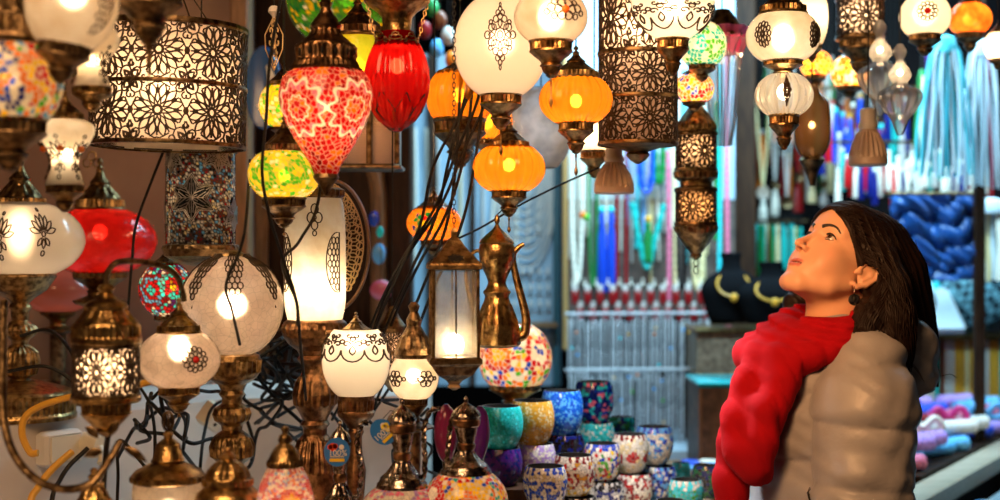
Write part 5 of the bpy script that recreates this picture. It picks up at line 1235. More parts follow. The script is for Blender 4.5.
# ---- dark gap with pendants
def pendant_necklace(label, x, y0, ys, w, Y, disc, col, tas=None, dc=None):
    t = empty('pendant_necklace', P3(x, y0, Y), label, 'necklace'); k = Y/F
    for s in (-1, 1):
        p = np.array([(s*w/2*k*(1-q)**.9, 0, -(ys-y0)*q*k) for q in np.linspace(0, 1, 60)])
        obj('chain', G().tube(p, .0055*(.6+.4*np.abs(np.sin(np.arange(60)*PI/3))), 6), cm(col), t)
    g = G().lathe([(.0005, .006), (disc*.4, .007), (disc*.55, .003), (disc*.9, .006), (disc, 0), (.0005, -.002)], 24); g.xf(rotm(PI/2, 0, 0), (0, -.003, -(ys-y0)*k-disc)); obj('disc', g, dc or MT['brass_dark'], t)
    if tas: 
        h = tas[0]; z0 = -(ys-y0)*k-2*disc
        g = G().lathe([(.004, 0), (.011, -.01), (.008, -.018), (.013, -.03), (.016, -h), (.012, -h-.003)], 20, flutes=[(-.03, -h, 7, .002)]); g.xf(None, (0, 0, z0)); obj('tassel', g, cm(tas[1]), t)
for a in (('pale chain with a big beige disc pendant and white tag, nearest the dark post', 763, 60, 186, 22, 5.2, .026, 'crm', (.09, 'wht'), pbr('horn_disc', (.45, .33, .25), .4)),
          ('silver chain with long white tassel beside the beige disc', 775, 60, 180, 14, 5.25, .018, 'slv', (.1, 'wht')),
          ('grey chain with a brown ring pendant', 787, 60, 196, 14, 5.2, .024, 'slv', None),
          ('dark red bead necklace with silver flower pendant', 798, 60, 172, 16, 5.22, .02, 'drd', (.11, 'drd')),
          ('thin brown chain with small pendant and cream tassel above the woman', 812, 80, 176, 12, 5.22, .015, 'brn', (.07, 'crm')),
          ('white bead necklace with silver pendant above the woman\'s hair', 824, 90, 180, 12, 5.25, .018, 'wht', (.06, 'slv'))):
    pendant_necklace(*a)
for i in range(22):
    x = 746+i*2.6+rb.uniform(-.6, .6); c = rb.choice(['teal', 'dgr', 'teal', 'crm', 'slv', 'brn'])
    tassel('hanging_tassel', 'thin '+{'teal': 'teal', 'dgr': 'dark green', 'crm': 'cream', 'slv': 'grey', 'brn': 'brown'}[c]+' tassel in the low hanging bunch beside the dark post', x, 222+rb.random()*6, 262+rb.random()*22, 5.15+rb.uniform(-.03, .03), .0075, cm(c), group='low bunch of '+{'teal': 'teal', 'dgr': 'dark green', 'crm': 'cream', 'slv': 'grey', 'brn': 'brown'}[c]+' tassels beside the dark post')
tag(obj('hanging_rail', G().tube([P3(744, 221, 5.16), P3(808, 221, 5.16)], .006, 8), MT['brass_dark']), 'dark rail carrying the low bunch of thin tassels', 'rail')
for i in range(46):
    x = 748+i*2.9+rb.uniform(-1, 1) if i < 30 else 838+(i-30)*4.2; y = rb.choice([66, 96, 128, 150])+rb.uniform(-8, 8); c, nm = rb.choice([('brn', 'brown'), ('slv', 'grey'), ('crm', 'cream'), ('drd', 'maroon'), ('blk', 'black'), ('dgr', 'dark green'), ('org', 'orange')])
    tassel('hanging_tassel', nm+' bead tassel in the dark gap right of the post', x, y, y+30+rb.random()*22, 5.36+rb.uniform(-.05, .05), .012, cm(c), cm(rb.choice(['gld', 'slv', 'crm'])), ty=-40, group='dark-gap '+nm+' tassels right of the post')
tc = [('dbl', 'navy'), ('red', 'red'), ('wht', 'white'), ('blue', 'blue'), ('brn', 'brown'), ('slv', 'grey'), ('teal', 'teal')]
for i in range(26):
    x = 818+i*3.5; y = 92+rb.uniform(0, 50); c, nm = tc[rb.randrange(7)] if i not in (1, 3) else tc[i//2]
    tassel('hanging_tassel', nm+' bead tassel among the mixed ones hanging behind the spotlight', x, y, y+38+rb.random()*22, 5.0+rb.uniform(-.04, .04), .012, cm(c), cm(rb.choice(['gld', 'red', 'wht', 'cyan'])), ty=88, group='mixed '+nm+' tassels behind the spotlight')
for i in range(34):
    x = 560+i*0 if False else 838+i*4.6; y = 158+rb.uniform(-10, 16); c, nm = tc[rb.choice([0, 1, 2, 2, 5, 6, 2])]
    if x > 998: break
    tassel('hanging_tassel', nm+' tassel in the row above the blue quilted cloth', x, y, y+26+rb.random()*14, 4.6+rb.uniform(-.03, .03), .010, cm(c), cm('wht'), ty=142, group='row of '+nm+' tassels above the blue quilted cloth')
tag(obj('hanging_rail', G().tube([P3(832, 142, 4.6), P3(1004, 142, 4.6)], .006, 8), MT['brass_dark']), 'dark rail carrying the row of tassels above the blue quilted cloth', 'rail')
tag(obj('hanging_rail', G().tube([P3(815, 88, 5.0), P3(1010, 88, 5.0)], .007, 8), MT['brass_dark']), 'dark rail high behind the spotlight and clear glass pendants', 'rail')
tag(obj('back_cupboard', G().box((PX(905, 5.6), 5.65, 1.35), (1.3, .1, 2.7)), pbr('dark_teal_backing', (.007, .006, .007), .8, 0, (.013, .010, .010), 4, spec=.05)), 'dark teal backing behind the hanging tassels, right', 'backing')

# ---- black busts on a show case
def bust(label, cx, y0, y1, Y, s=1.0):
    t = empty('necklace_bust', P3(cx, y1, Y), label, 'display bust'); h = (y1-y0)*Y/F
    pr = cr([(.055*s, 0), (.07*s, .04*h), (.088*s, .3*h), (.095*s, .5*h), (.07*s, .66*h), (.036*s, .76*h), (.030*s, .9*h), (.034*s, 1.0*h), (.001, 1.0*h)], 4)
    g = G().lathe(pr, 36); g.xf(np.diag([1, .5, 1])); obj('body', g, pbr('black_velvet', (.005, .005, .006), .9, spec=.06), t)
    p = np.array([(.05*s*math.sin(q), -.052*s*math.cos(q*.5)-.004, h*(.72-.34*math.cos(q*.5)**2*1.0)) for q in np.linspace(-2.6, 2.6, 40)])
    obj('necklace', G().tube(p, .0035, 6), cm('gld'), t)
    obj('pendant', G().sphere((0, -.056*s, h*.36), .011, 10, 7, (1, .4, 1.3)), cm('gld'), t)
bust('black velvet necklace bust nearest the dark post', 731, 253, 322, 4.35)
bust('black velvet necklace bust partly behind the woman\'s scarf', 771, 262, 324, 4.3, 1.1)
t = empty('show_case', P3(742, 375, 4.3), 'small gold-edged show case with beads under the busts', 'show case'); k = 4.3/F; h = 46*k
obj('body', G().box((0, .1, h/2), (58*k*1.6, .24, h*.9), bev=.003), pbr('bronze_box', (.12, .08, .05), .5, 0, (.25, .18, .12), 60), t)
for z in (0, h-.006): obj('edge', G().box((0, .1, z+.003), (60*k*1.6, .26, .010), bev=.003), MT['brass_gold'], t)
zc = PZ(378, 4.1)
tag(obj('wooden_cabinet', G().box((.79, 4.35, PZ(375, 4.3)/2), (.38, .60, PZ(375, 4.3))), M_DARKW), 'dark wooden cabinet carrying the show case and busts', 'cabinet')
t = empty('wooden_chest', (PX(722, 3.85), 3.85, 0), 'brown wooden chest with teal glass top, left of the red scarf', 'chest'); k = 3.85/F; zt_ = PZ(384, 3.75)
obj('body', G().box((0, .0, zt_/2), (58*k, .24, zt_-.01), bev=.004), pbr('chest_wood', (.16, .085, .045), .5, 0, (.06, .035, .02), 30), t)
obj('glass_top', G().box((0, 0, zt_), (61*k, .26, .014), bev=.004), pbr('teal_glass_top', (.02, .32, .34), .1), t)
for s in (-1, 0, 1): obj('corner_strip', G().box((s*28*k, -.122, zt_/2), (3*k, .008, zt_-.02)), M_WOOD, t)
# low wooden display with blue slippers charms
tag(obj('low_display_table', G().box((PX(712, 3.6), 3.62, PZ(470, 3.55)/2), (.36, .22, PZ(470, 3.55)), bev=.004), M_WOOD), 'low wooden table with little blue ornaments between bowls and scarf', 'table')
zt_ = PZ(470, 3.55)
for i, (x, yy) in enumerate(((686, 3.56), (694, 3.60), (703, 3.55), (712, 3.61), (690, 3.66), (708, 3.67))):
    g = G().lathe([(.008, 0), (.018, 0), (.02, .004), (.015, .009), (.007, .006)], 20, cap=False); g.xf(np.diag([1.3, .8, 1])); o = obj('ring_dish', g, cm(['ltb', 'blue', 'wht'][i % 3]), None, loc=(PX(x, yy), yy, zt_)); tag(o, {0: 'pale blue', 1: 'deep blue', 2: 'white'}[i % 3]+' little ring dish on the low wooden table', 'dish', {0: 'pale blue', 1: 'deep blue', 2: 'white'}[i % 3]+' ring dishes on the low table')

# ---- right side: hanging fabric
def drape(name, label, cx, y0, y1, w0, w1, Y, cols, cat='scarf', n=10, gather=None):
    """hanging bundle of separate folds, each fold a part with its own colour"""
    t = empty(name, P3(cx, y0, Y), label, cat); k = Y/F
    for i in range(n):
        s = (i+.5)/n-.5; x0 = s*w0*k; x1 = s*w1*k
        q = np.linspace(0, 1, 14); e = q**.45
        p = np.stack([x0+(x1-x0)*e+.003*np.sin(q*7+i), .012*math.cos(i*2.4)+.0*q, -(y1-y0)*q*k*(1-.05*rb.random())], 1)
        r = (w0/n*.75+(w1/n*.62-w0/n*.75)*e)*k
        obj('fold', G().tube(p, r, 10, nrm=np.tile([0, 1, 0], (14, 1)), flat=.6), cols[i % len(cols)], t)
    g = G().lathe([(.006, .02), (w0*.55*k, .012), (w0*.65*k, -.01), (w0*.55*k, -.03)], 20); g.xf(np.diag([1, .6, 1])); obj('tie', g, cols[0], t)
    obj('hanger', G().tube([(0, 0, .01), (0, 0, .14)], .003, 5), MT['black'], t)
    return t
fb = lambda c, v=1.0: cm(c, .75, v)
CYN = pbr('cyan_silk', (.10, .72, .85), .5, sheen=.3); TEA = pbr('teal_silk', (.02, .38, .48), .5, sheen=.3); PAL_ = pbr('pale_blue_silk', (.62, .82, .92), .5, sheen=.3); ICE = pbr('ice_white_silk', (.80, .90, .96), .5)
drape('hanging_scarf', 'turquoise and white striped scarf bundle gathered at the top, right', 946, 42, 178, 16, 62, 4.0, [CYN, CYN, TEA, PAL_, ICE, CYN, CYN, PAL_, ICE, PAL_], n=24)
drape('hanging_scarf', 'pale blue and lilac striped scarf bundle near the right edge', 981, 46, 190, 14, 44, 4.1, [PAL_, ICE, ICE, PAL_, ICE, fb('pink', .8), ICE, PAL_, ICE], n=20)
drape('hanging_scarf', 'narrow purple and navy beaded scarf left of the turquoise bundle', 929, 50, 150, 4, 8, 4.05, [fb('pur'), fb('dbl'), fb('pink', .6)], n=5)
drape('hanging_scarf', 'narrow green and yellow ribbons right of the clear pendants', 922, 76, 160, 6, 12, 4.3, [fb('dgr'), fb('crm'), fb('teal'), fb('yel', .7)], n=4)
# blue quilted cloth
t = empty('hanging_quilt', P3(932, 196, 4.2), 'shiny royal blue quilted cloth hanging behind the woman\'s hair', 'cloth'); k = 4.2/F
nx, nz = 90, 90; xs = np.linspace(-42, 42, nx)*k; zs = np.linspace(0, -84, nz)*k
X, Z = np.meshgrid(xs, zs); u = X/(14*k); v_ = Z/(10*k)
Yd = -.026*np.abs(np.sin(v_*1.35+.8*np.sin(u*1.3+.5)+.35*np.sin(u*3.1+v_)))**.6-.012*np.sin(u*2.3+v_*.8)-.020*np.abs(np.sin(u*.75+.25*np.sin(v_*1.2)))**.5-.006*np.sin(u*5+v_*3.3+2*np.sin(v_))
v3 = np.stack([X*(1-.12*(Z/(84*k)+.5)**2), Yd, Z], -1).reshape(-1, 3)
f = [(i*nx+j, (i+1)*nx+j, (i+1)*nx+j+1, i*nx+j+1) for i in range(nz-1) for j in range(nx-1)]
g = G().add(v3, f); g.add(v3+np.array([0, .03, 0]), [q[::-1] for q in f]); obj('cloth', g, pbr('blue_satin', (.006, .085, .33), .4, sheen=.1, c2=(.004, .05, .22), nscale=9), t)
obj('top_rod', G().tube([(-45*k, 0, .005), (45*k, 0, .005)], .008, 8), MT['brass_dark'], t)
# white cloth at the right, post, checked cloth, fluffy thing
drape('hanging_scarf', 'white cloth hanging at the right edge below the pale scarf bundle', 990, 204, 282, 30, 36, 4.4, [ICE, fb('wht'), fb('crm')], n=6)
tag(obj('shelf_post', G().box((PX(979, 4.15), 4.15, 1.2), (.03, .03, 2.4), bev=.003), M_DARKW), 'thin dark upright post near the right edge', 'post')
t = empty('checked_cushion', (1.74, 5.14, 1.192+.165), 'dark teal and white checked soft cushion leaning at the right edge', 'cushion')
m, tt, oo = nt('checked_cloth'); b = tt.nodes.new('ShaderNodeBsdfPrincipled'); b.inputs['Roughness'].default_value = .8; ck = tt.nodes.new('ShaderNodeTexChecker'); ck.inputs['Scale'].default_value = 38; ck.inputs[1].default_value = (.008, .03, .045, 1); ck.inputs[2].default_value = (.18, .42, .5, 1)
tcn = tt.nodes.new('ShaderNodeTexCoord'); mp = tt.nodes.new('ShaderNodeMapping'); mp.inputs['Rotation'].default_value = (.9, .5, .6); tt.links.new(tcn.outputs['Object'], mp.inputs[0]); tt.links.new(mp.outputs[0], ck.inputs[0]); tt.links.new(ck.outputs[0], b.inputs['Base Color']); tt.links.new(b.outputs[0], oo.inputs[0])
g = G().sphere((0, 0, 0), .17, 32, 20, (.98, .5, 1.0)); g.xf(rotm(0, .5, 0)); obj('cushion', g, m, t)
t = empty('fluffy_hat', P3(914, 300, 4.0), 'pale blue fluffy round hat behind the woman\'s hair', 'hat')
g = G().sphere((0, 0, 0), .062, 40, 30, (1, .8, 1.0)); g.v = [v*(1+.09*np.random.RandomState(2).rand(len(v), 1)) for v in g.v]; obj('fur', g, pbr('pale_fur', (.45, .68, .78), .9, sheen=.6), t)
tag(obj('hat_stand', G().lathe([(.05, .93), (.05, .94), (.012, .95), (.012, 1.28), (.03, 1.30), (.001, 1.31)], 24, (PX(914, 4.0), 4.0, 0)), M_DARKW), 'dark stand holding the pale fluffy hat', 'stand')
tag(obj('display_table', G().prism([(.995, 3.50), (1.06, 3.50), (1.655, 4.45), (2.05, 4.9), (2.2, 5.1), (2.2, 5.5), (.995, 5.5)], 0, .93), M_DARKW), 'dark table under the bracelet rolls, right', 'table')
# bead box with gold edge
t = empty('bead_box', (1.72, 5.16, .93), 'glass-fronted box full of bead strands with gold edge, right of the hair', 'box')
obj('body', G().box((0, .02, .13), (.46, .16, .24)), pbr('dark_box', (.03, .04, .05), .5), t)
for z in (.255, .004): obj('edge', G().box((0, -.01, z), (.48, .20, .012), bev=.003), MT['brass_gold'], t)
for i in range(22):
    c = rb.choice(['gld', 'slv', 'crm', 'brn', 'slv', 'gld', 'teal', 'drd'])
    p = np.array([(-.22+i*.021, -.07, z) for z in np.linspace(.02, .24, 50)]); obj('strand', G().tube(p, .0085*(.6+.4*np.abs(np.sin(np.arange(50)*PI/3+i))), 6), cm(c), t)
t.rotation_euler = (0, 0, .28)
dup(t, (1.24, 5.0, .93), 'second bead-filled box with gold edge, right beside the woman\'s hair', rz=.28)
t = empty('tilted_bead_tray', (1.46, 5.02, 1.30), 'pale tray of mixed beads tilted above the gold-edged box', 'tray'); 
obj('tray', G().box((0, 0, 0), (.36, .3, .03), rx=.6, bev=.004), ICE, t)
for i in range(16):
    for j in range(1):
        g = G().sphere((rb.uniform(-.15, .15), 0, 0), .016, 10, 7); a = rb.uniform(-.11, .11); g.xf(None, (0, a*math.cos(.6), a*math.sin(.6)+.024)); obj('bead', g, cm(rb.choice(['wht', 'cyan', 'pink', 'gld'])), t)
tag(obj('tray_stand', G().box((1.46, 5.06, 1.228), (.2, .08, .07), bev=.003), M_DARKW), 'dark block under the tilted pale bead tray', 'block')
# bracelet rolls
rolc = [('pink', 'pink'), ('pur', 'purple'), ('wht', 'white'), ('dbl', 'navy'), ('lil', 'lilac'), ('blue', 'blue'), ('ltb', 'pale blue'), ('drd', 'maroon')]
ROLL = {}
for c, nm in rolc:
    n = 60; p = np.array([(x, 0, 0) for x in np.linspace(-.075, .075, n)]); rr_ = np.where((np.arange(n) % 6) < 4, .021, .017); rr_[0] = rr_[-1] = .012
    o = obj('bracelet_roll', G().tube(p, rr_, 14), pbr('roll_'+nm.replace(' ', '_'), PAL[c], .4, 0, tuple(min(1, x*1.5+.05) for x in PAL[c]), 90), None); ROLL[c] = [o, 0]
i = 0
for row in range(14):
    for q in range(7):
        c, nm = rolc[(row*3+q*5+rb.randrange(2)) % 8]
        Y = 3.56+row*.088; s = 1.01+q*.115+(row%2)*.05
        if s > .88+(Y-3.12)*.618-.05: continue
        if (s/Y*F+500) > 1040: continue
        o = ROLL[c][0]
        if ROLL[c][1]: o = o.copy(); COL.objects.link(o)
        ROLL[c][1] = 1
        o.location = (s+.02, Y, .93+.022+(.038 if (q+row) % 2 else 0)); o.rotation_euler = (0, 0, .55+rb.uniform(-.12, .12))
        tag(o, nm+' ribbed bracelet roll among the rows on the right table', 'bracelet', nm+' bracelet rolls on the right table'); i += 1
for c, (o, u_) in list(ROLL.items()):
    if not u_: bpy.data.objects.remove(o)
for (x, y, Yq, c, nm) in ((948, 372, 4.05, 'pink', 'bright pink'), (985, 372, 4.15, 'ltb', 'bright blue'), (922, 398, 3.8, 'wht', 'white')):
    o = obj('hair_bow', G().tube(cr([(-.05, 0, 0), (-.03, 0, .028), (0, 0, .004), (.035, 0, .03), (.055, 0, .004), (.03, 0, -.01), (0, 0, 0), (-.03, 0, -.012), (-.05, 0, 0)], 6), .010, 8), pbr('bow_'+nm.replace(' ', '_'), PAL[c] if c != 'pink' else (.9, .05, .35), .4), None, loc=(PX(x, Yq), Yq, 1.01)); tag(o, nm+' bow lying on top of the bracelet rolls', 'bow')
# rail and lower display
ra, rbb = np.array([.88, 3.12]), np.array([1.56, 4.22]); d = rbb-ra; an = math.atan2(d[1], d[0]); c_ = (ra+rbb)/2
tag(obj('wooden_rail', G().box((c_[0], c_[1], .90), (np.linalg.norm(d)+.3, .075, .05), rz=an, bev=.005), M_WOODP), 'pale wooden rail along the front of the right table', 'rail')
for (x, y, Y, ang) in ((966, 470, 3.7, .3), (935, 486, 3.45, .1)):
    pass
poly = [(.93, 2.99), (1.9, 2.99), (1.9, 4.30), (1.72, 4.30), (.98, 3.12)]
tag(obj('low_display_table', G().prism(poly, 0, .865), pbr('grey_counter', (.25, .3, .33), .5)), 'lower grey counter of trinkets in front of the pale rail, bottom right', 'table')
rt = random.Random(5)
for i in range(60):
    Y = 3.15+rt.random()*.85; xm = .88+(Y-3.12)*.618+.09; x = xm+rt.random()*.3
    if x/Y*F+500 > 1030: continue
    c, nm = rt.choice([('gld', 'golden'), ('slv', 'silver'), ('org', 'orange'), ('ltb', 'pale blue'), ('wht', 'white')])
    g = G().lathe([(.006, 0), (.017, 0), (.02, .003), (.017, .008), (.006, .006)], 18); o = obj('trinket_disc', g, pbr('x', PAL[c], .3, .4) if ('t', c) not in CM else CM[('t', c)], None, loc=(x, Y, .865)); CM[('t', c)] = o.data.materials[0]
    tag(o, nm+' round trinket lying on the low counter, bottom right', 'trinket', nm+' trinkets on the low counter')
# mixed trinkets high in the dark, centre top
for i, (x, y, c, nm) in enumerate(((440, 20, 'brn', 'brown'), (437, 48, 'ltb', 'pale blue'), (425, 30, 'drd', 'dark red'), (448, 36, 'slv', 'silver'), (432, 8, 'dgr', 'green'), (452, 60, 'org', 'orange'))):
    t = empty('hanging_glass_charm', P3(x, y, 3.8), nm+' glass charm dangling in the dark left of the large white globe', 'charm'); obj('charm', G().sphere((0, 0, 0), .024, 12, 8, (.8, .5, 1.1)), cm(c, .15), t); obj('thread', G().tube([(0, 0, .02), (0, 0, .3)], .0012, 4), MT['black'], t)
# ================================================================== the woman
def surface_nets(fn, lo, hi, h):
    lo = np.array(lo, float); n = np.ceil((np.array(hi)-lo)/h).astype(int)+1
    ax = [lo[i]+h*np.arange(n[i]) for i in range(3)]
    Fv = np.empty(n, np.float32)
    for i0 in range(0, n[0], 16):
        X, Y, Z = np.meshgrid(ax[0][i0:i0+16], ax[1], ax[2], indexing='ij')
        Fv[i0:i0+16] = fn(np.stack([X, Y, Z], -1).astype(np.float32))
    S = Fv < 0
    c = n-1
    acc = np.zeros((*c, 3), np.float32); cnt = np.zeros(c, np.float32)
    def sub(a, d): return a[d[0]:d[0]+c[0], d[1]:d[1]+c[1], d[2]:d[2]+c[2]]
    for axis in range(3):
        for a in (0, 1):
            for b in (0, 1):
                d = [0, 0, 0]; o = [i for i in range(3) if i != axis]; d[o[0]] = a; d[o[1]] = b
                e = list(d); e[axis] = 1
                f0, f1 = sub(Fv, d), sub(Fv, e); m = (f0 < 0) != (f1 < 0)
                t = np.where(m, f0/(f0-f1+1e-12), 0)
                for q in range(3): acc[..., q] += m*(t if q == axis else d[q])
                cnt += m
    act = cnt > 0
    idx = np.full(c, -1, np.int64); idx[act] = np.arange(act.sum())
    P = np.argwhere(act); V = lo+h*(P+acc[act]/cnt[act][:, None])
    faces = []
    for axis in range(3):
        o = [i for i in range(3) if i != axis]
        e1 = [0, 0, 0]; e1[axis] = 1
        A = S[:-1 if axis == 0 else None, :-1 if axis == 1 else None, :-1 if axis == 2 else None]
        B = S[1 if axis == 0 else 0:, 1 if axis == 1 else 0:, 1 if axis == 2 else 0:]
        E = np.argwhere(A != B)
        ok = (E[:, o[0]] > 0) & (E[:, o[1]] > 0) & (E[:, o[0]] < c[o[0]]) & (E[:, o[1]] < c[o[1]]) & (E[:, axis] < c[axis]); E = E[ok]
        sg = S[E[:, 0], E[:, 1], E[:, 2]]
        q = []
        for (a, b) in ((1, 1), (0, 1), (0, 0), (1, 0)):
            g = E.copy(); g[:, o[0]] -= a; g[:, o[1]] -= b; q.append(idx[g[:, 0], g[:, 1], g[:, 2]])
        q = np.stack(q, 1); flip = sg if axis != 1 else ~sg
        q[~flip] = q[~flip][:, ::-1]; faces.append(q)
    return V, np.concatenate(faces)
def smin(a, b, k): 
    h = np.clip(.5+.5*(b-a)/k, 0, 1); return b+(a-b)*h-k*h*(1-h)
def smax(a, b, k): return -smin(-a, -b, k)
def ell(p, c, r, R=None):
    q = p-np.array(c, np.float32)
    if R is not None: q = q @ np.asarray(R, np.float32)
    r = np.array(r, np.float32); k0 = np.linalg.norm(q/r, axis=-1); k1 = np.linalg.norm(q/(r*r), axis=-1)
    return k0*(k0-1)/(k1+1e-9)
def sph(p, c, r): return np.linalg.norm(p-np.array(c, np.float32), axis=-1)-r
def cap_(p, a, b, ra, rb):
    a = np.array(a, np.float32); b = np.array(b, np.float32); ab = b-a; pa = p-a
    t = np.clip((pa @ ab)/(ab @ ab), 0, 1)
    return np.linalg.norm(pa-t[..., None]*ab, axis=-1)-(ra+(rb-ra)*t)
def chain(p, pts, k=.01):
    d = None
    for (a, b) in zip(pts[:-1], pts[1:]):
        e = cap_(p, a[:3], b[:3], a[3], b[3]); d = e if d is None else smin(d, e, k)
    return d

HS = .98; YAW, PIT, ROL = math.radians(118), math.radians(37), math.radians(-4)
def Rz_(a): return np.array([[math.cos(a), -math.sin(a), 0], [math.sin(a), math.cos(a), 0], [0, 0, 1]])
HR = Rz_(YAW) @ rotm(PIT, 0, 0) @ rotm(0, ROL, 0)
HO = np.array(P3(841, 264, 2.57))
def toH(p): return ((p-HO.astype(np.float32)) @ HR.astype(np.float32))/HS
def toW(q): return (np.asarray(q, float)*HS) @ HR.T+HO

def lips(q):
    m = q.copy(); m[..., 2] -= .0035; m[..., 0] = np.abs(m[..., 0])
    up = chain(m, [(.0265, .0745, -.0590, .0016), (.012, .0865, -.0608, .0026), (.0035, .0895, -.0602, .0027), (.0, .0895, -.0612, .0027)], .004)
    lo = chain(m, [(.0255, .0745, -.0605, .0016), (.012, .0860, -.0672, .0031), (.0, .0883, -.0690, .0035)], .004)
    return up, lo
def head(q):
    m = q.copy(); m[..., 0] = np.abs(m[..., 0])
    d = ell(m, (0, -.014, .036), (.073, .094, .076))
    d = smin(d, ell(m, (0, .028, -.015), (.054, .060, .076)), .02)
    d = smin(d, ell(m, (0, .034, .048), (.058, .050, .048)), .02)
    d = smin(d, chain(m, [(.054, .000, -.045, .012), (.046, .028, -.068, .014), (.016, .066, -.092, .015), (0, .070, -.094, .016)], .01), .022)
    d = smin(d, ell(m, (0, .030, -.060), (.044, .046, .036)), .02)
    d = smin(d, sph(m, (0, .0745, -.0945), .0135), .010)                      # chin
    d = smin(d, ell(m, (.033, .053, -.024), (.021, .020, .020)), .020)          # cheekbone
    d = smin(d, ell(m, (.030, .060, -.046), (.018, .016, .020)), .018)          # cheek
    d = smin(d, ell(m, (.040, .024, -.036), (.019, .034, .034)), .02)
    d = smin(d, ell(m, (0, .060, -.060), (.029, .026, .026)), .014)             # muzzle
    d = smin(d, cap_(m, (.012, .076, .026), (.044, .062, .028), .007, .006), .014)
    d = smax(d, -ell(m, (.0302, .087, .008), (.0165, .014, .0105)), .010)       # socket
    d = smin(d, cap_(m, (0, .076, .018), (0, .1015, -.0225), .0050, .0062), .009)
    d = smin(d, ell(m, (0, .1035, -.0290), (.0075, .0085, .0075)), .006)
    d = smin(d, ell(m, (.0098, .0920, -.0318), (.0052, .0085, .0055)), .005)
    d = smax(d, -ell(m, (.0055, .0965, -.0370), (.0028, .0048, .0030)), .002)
    # lids
    e = np.array((.0288, .0640, .0085)); lid = sph(m, e, .0146)
    slit = ell(m, (.0292, .0800, .0082), (.0155, .014, .0068))
    lid = smax(lid, -slit, .0012); d = smin(d, lid, .005)
    d = np.maximum(d, -(sph(m, e, .0122)))
    up, lo = lips(q)
    d = smax(d, -ell(m, (0, .0922, -.0610), (.019, .010, .0018)), .0015)
    d = smin(d, up, .0025); d = smin(d, lo, .0025)
    d = smax(d, -ell(m, (0, .0937, -.0611), (.0155, .012, .0015)), .001)
    # ear
    er = chain(m, [(.070, .012, -.022, .0035), (.077, .008, .004, .0034), (.082, -.006, .013, .0034), (.086, -.020, .006, .0036), (.085, -.024, -.010, .0036), (.080, -.016, -.030, .0036), (.075, -.004, -.044, .0048), (.072, .004, -.042, .0045)], .003)
    plate = ell(m, (.076, -.008, -.014), (.0042, .017, .027), rotm(.25, 0, -.42).T)
    er = smin(er, plate, .004); er = smin(er, sph(m, (.073, .007, -.018), .0045), .004)
    er = smax(er, -ell(m, (.0815, -.002, -.017), (.0055, .0075, .0105)), .003)
    er = smin(er, chain(m, [(.080, -.014, .001, .0022), (.081, -.015, -.012, .0024), (.077, -.006, -.028, .0026)], .003), .003)
    return smin(d, er, .005)
# torso frame
TY = math.radians(99); TF = np.array([-math.sin(TY), math.cos(TY), 0]); TL = np.array([-TF[1], TF[0], 0]); TC = np.array([PX(829, 2.58), 2.58, 0])
def tp(l, f, z): return TC+TL*l+TF*f+np.array([0, 0, z])
NB = tp(0, -.015, 1.345); NH = toW((0, -.022, -.040))
def neck(p): return chain(p, [(*toW((0, -.012, -.02)), .050), (*((NB*.4+NH*.6)), .0515), (*NB, .056), (*tp(0, -.01, 1.27), .09)], .02)
def torso_r(p, tab, w=1.0):
    q = p-TC.astype(np.float32); l = q @ TL.astype(np.float32); f = q @ TF.astype(np.float32); z = p[..., 2]
    zz = [t[0] for t in tab]
    a = np.interp(z, zz, [t[1] for t in tab]); b = np.interp(z, zz, [t[2] for t in tab]); f0 = np.interp(z, zz, [t[3] for t in tab])
    d = (np.sqrt((l/a)**2+((f-f0)/b)**2+1e-9)-1)*np.minimum(a, b)
    return np.maximum(d, np.maximum(zz[0]-z, z-zz[-1]))*w
def body_fn(p):
    d = smin(head(toH(p))*HS, neck(p), .018)
    t = torso_r(p, [(.80, .13, .09, 0), (1.0, .12, .085, 0), (1.2, .15, .10, 0), (1.30, .13, .08, -.01), (1.335, .06, .05, -.015)])
    return smin(d, t, .03)
V, Fc = surface_nets(body_fn, (.42, 2.38, .99), (.80, 2.74, 1.67), .0021) if False else (None, None)
def build_sdf(name, fn, lo, hi, h, m, parent, colfn=None, smooth_it=0):
    V, Fc = surface_nets(fn, lo, hi, h)
    g = G(); g.v = [V]; g.n = len(V); g.f = [tuple(q) for q in Fc.tolist()]
    if colfn is not None: g.col = colfn(V)
    return obj(name, g, m, parent, angle=0)
W_ = empty('person', (TC[0], TC[1], 0), 'woman with long dark brown hair looking up, in a red scarf and taupe puffer jacket', 'person')
def chd(o): o.parent = W_; o.location = -np.array(W_.location); return o
def build_p(name, fn, lo, hi, h, m, colfn=None, label=None):
    o = build_sdf(name, fn, lo, hi, h, m, None, colfn); chd(o)
    if label: o['label'] = label
    return o
def skincol(V):
    q = toH(V.astype(np.float32)); c = np.tile(np.array([.78, .42, .25]), (len(V), 1))
    m = q.copy(); m[:, 0] = np.abs(m[:, 0])
    bl = np.exp(-((m[:, 0]-.038)**2+(m[:, 1]-.07)**2+(m[:, 2]+.034)**2)/.0006)[:, None]; c = c*(1-bl*.35)+np.array([.78, .30, .20])*bl*.35
    ns = np.exp(-((m[:, 0])**2+(m[:, 1]-.108)**2+(m[:, 2]+.03)**2)/.0002)[:, None]; c = c*(1-ns*.2)+np.array([.75, .28, .2])*ns*.2
    up, lo = lips(q); f = np.clip((.0012-np.minimum(up, lo))/.0014, 0, 1)[:, None]; c = c*(1-f)+np.array([.62, .17, .13])*f
    inn = np.clip((.0022-np.abs(q[:, 2]+.0613))/.001, 0, 1)*(q[:, 1] > .074)*(q[:, 1] < .0885)*(m[:, 0] < .017); c = c*(1-inn[:, None])+np.array([.10, .02, .02])*inn[:, None]
    e = sph(m, (.0288, .064, .0085), 0); lin = np.clip((.0150-e)/.001, 0, 1)*(np.abs(m[:, 2]-.0085) < .009)*(q[:, 1] > .066)
    c = c*(1-.35*lin[:, None])
    return c
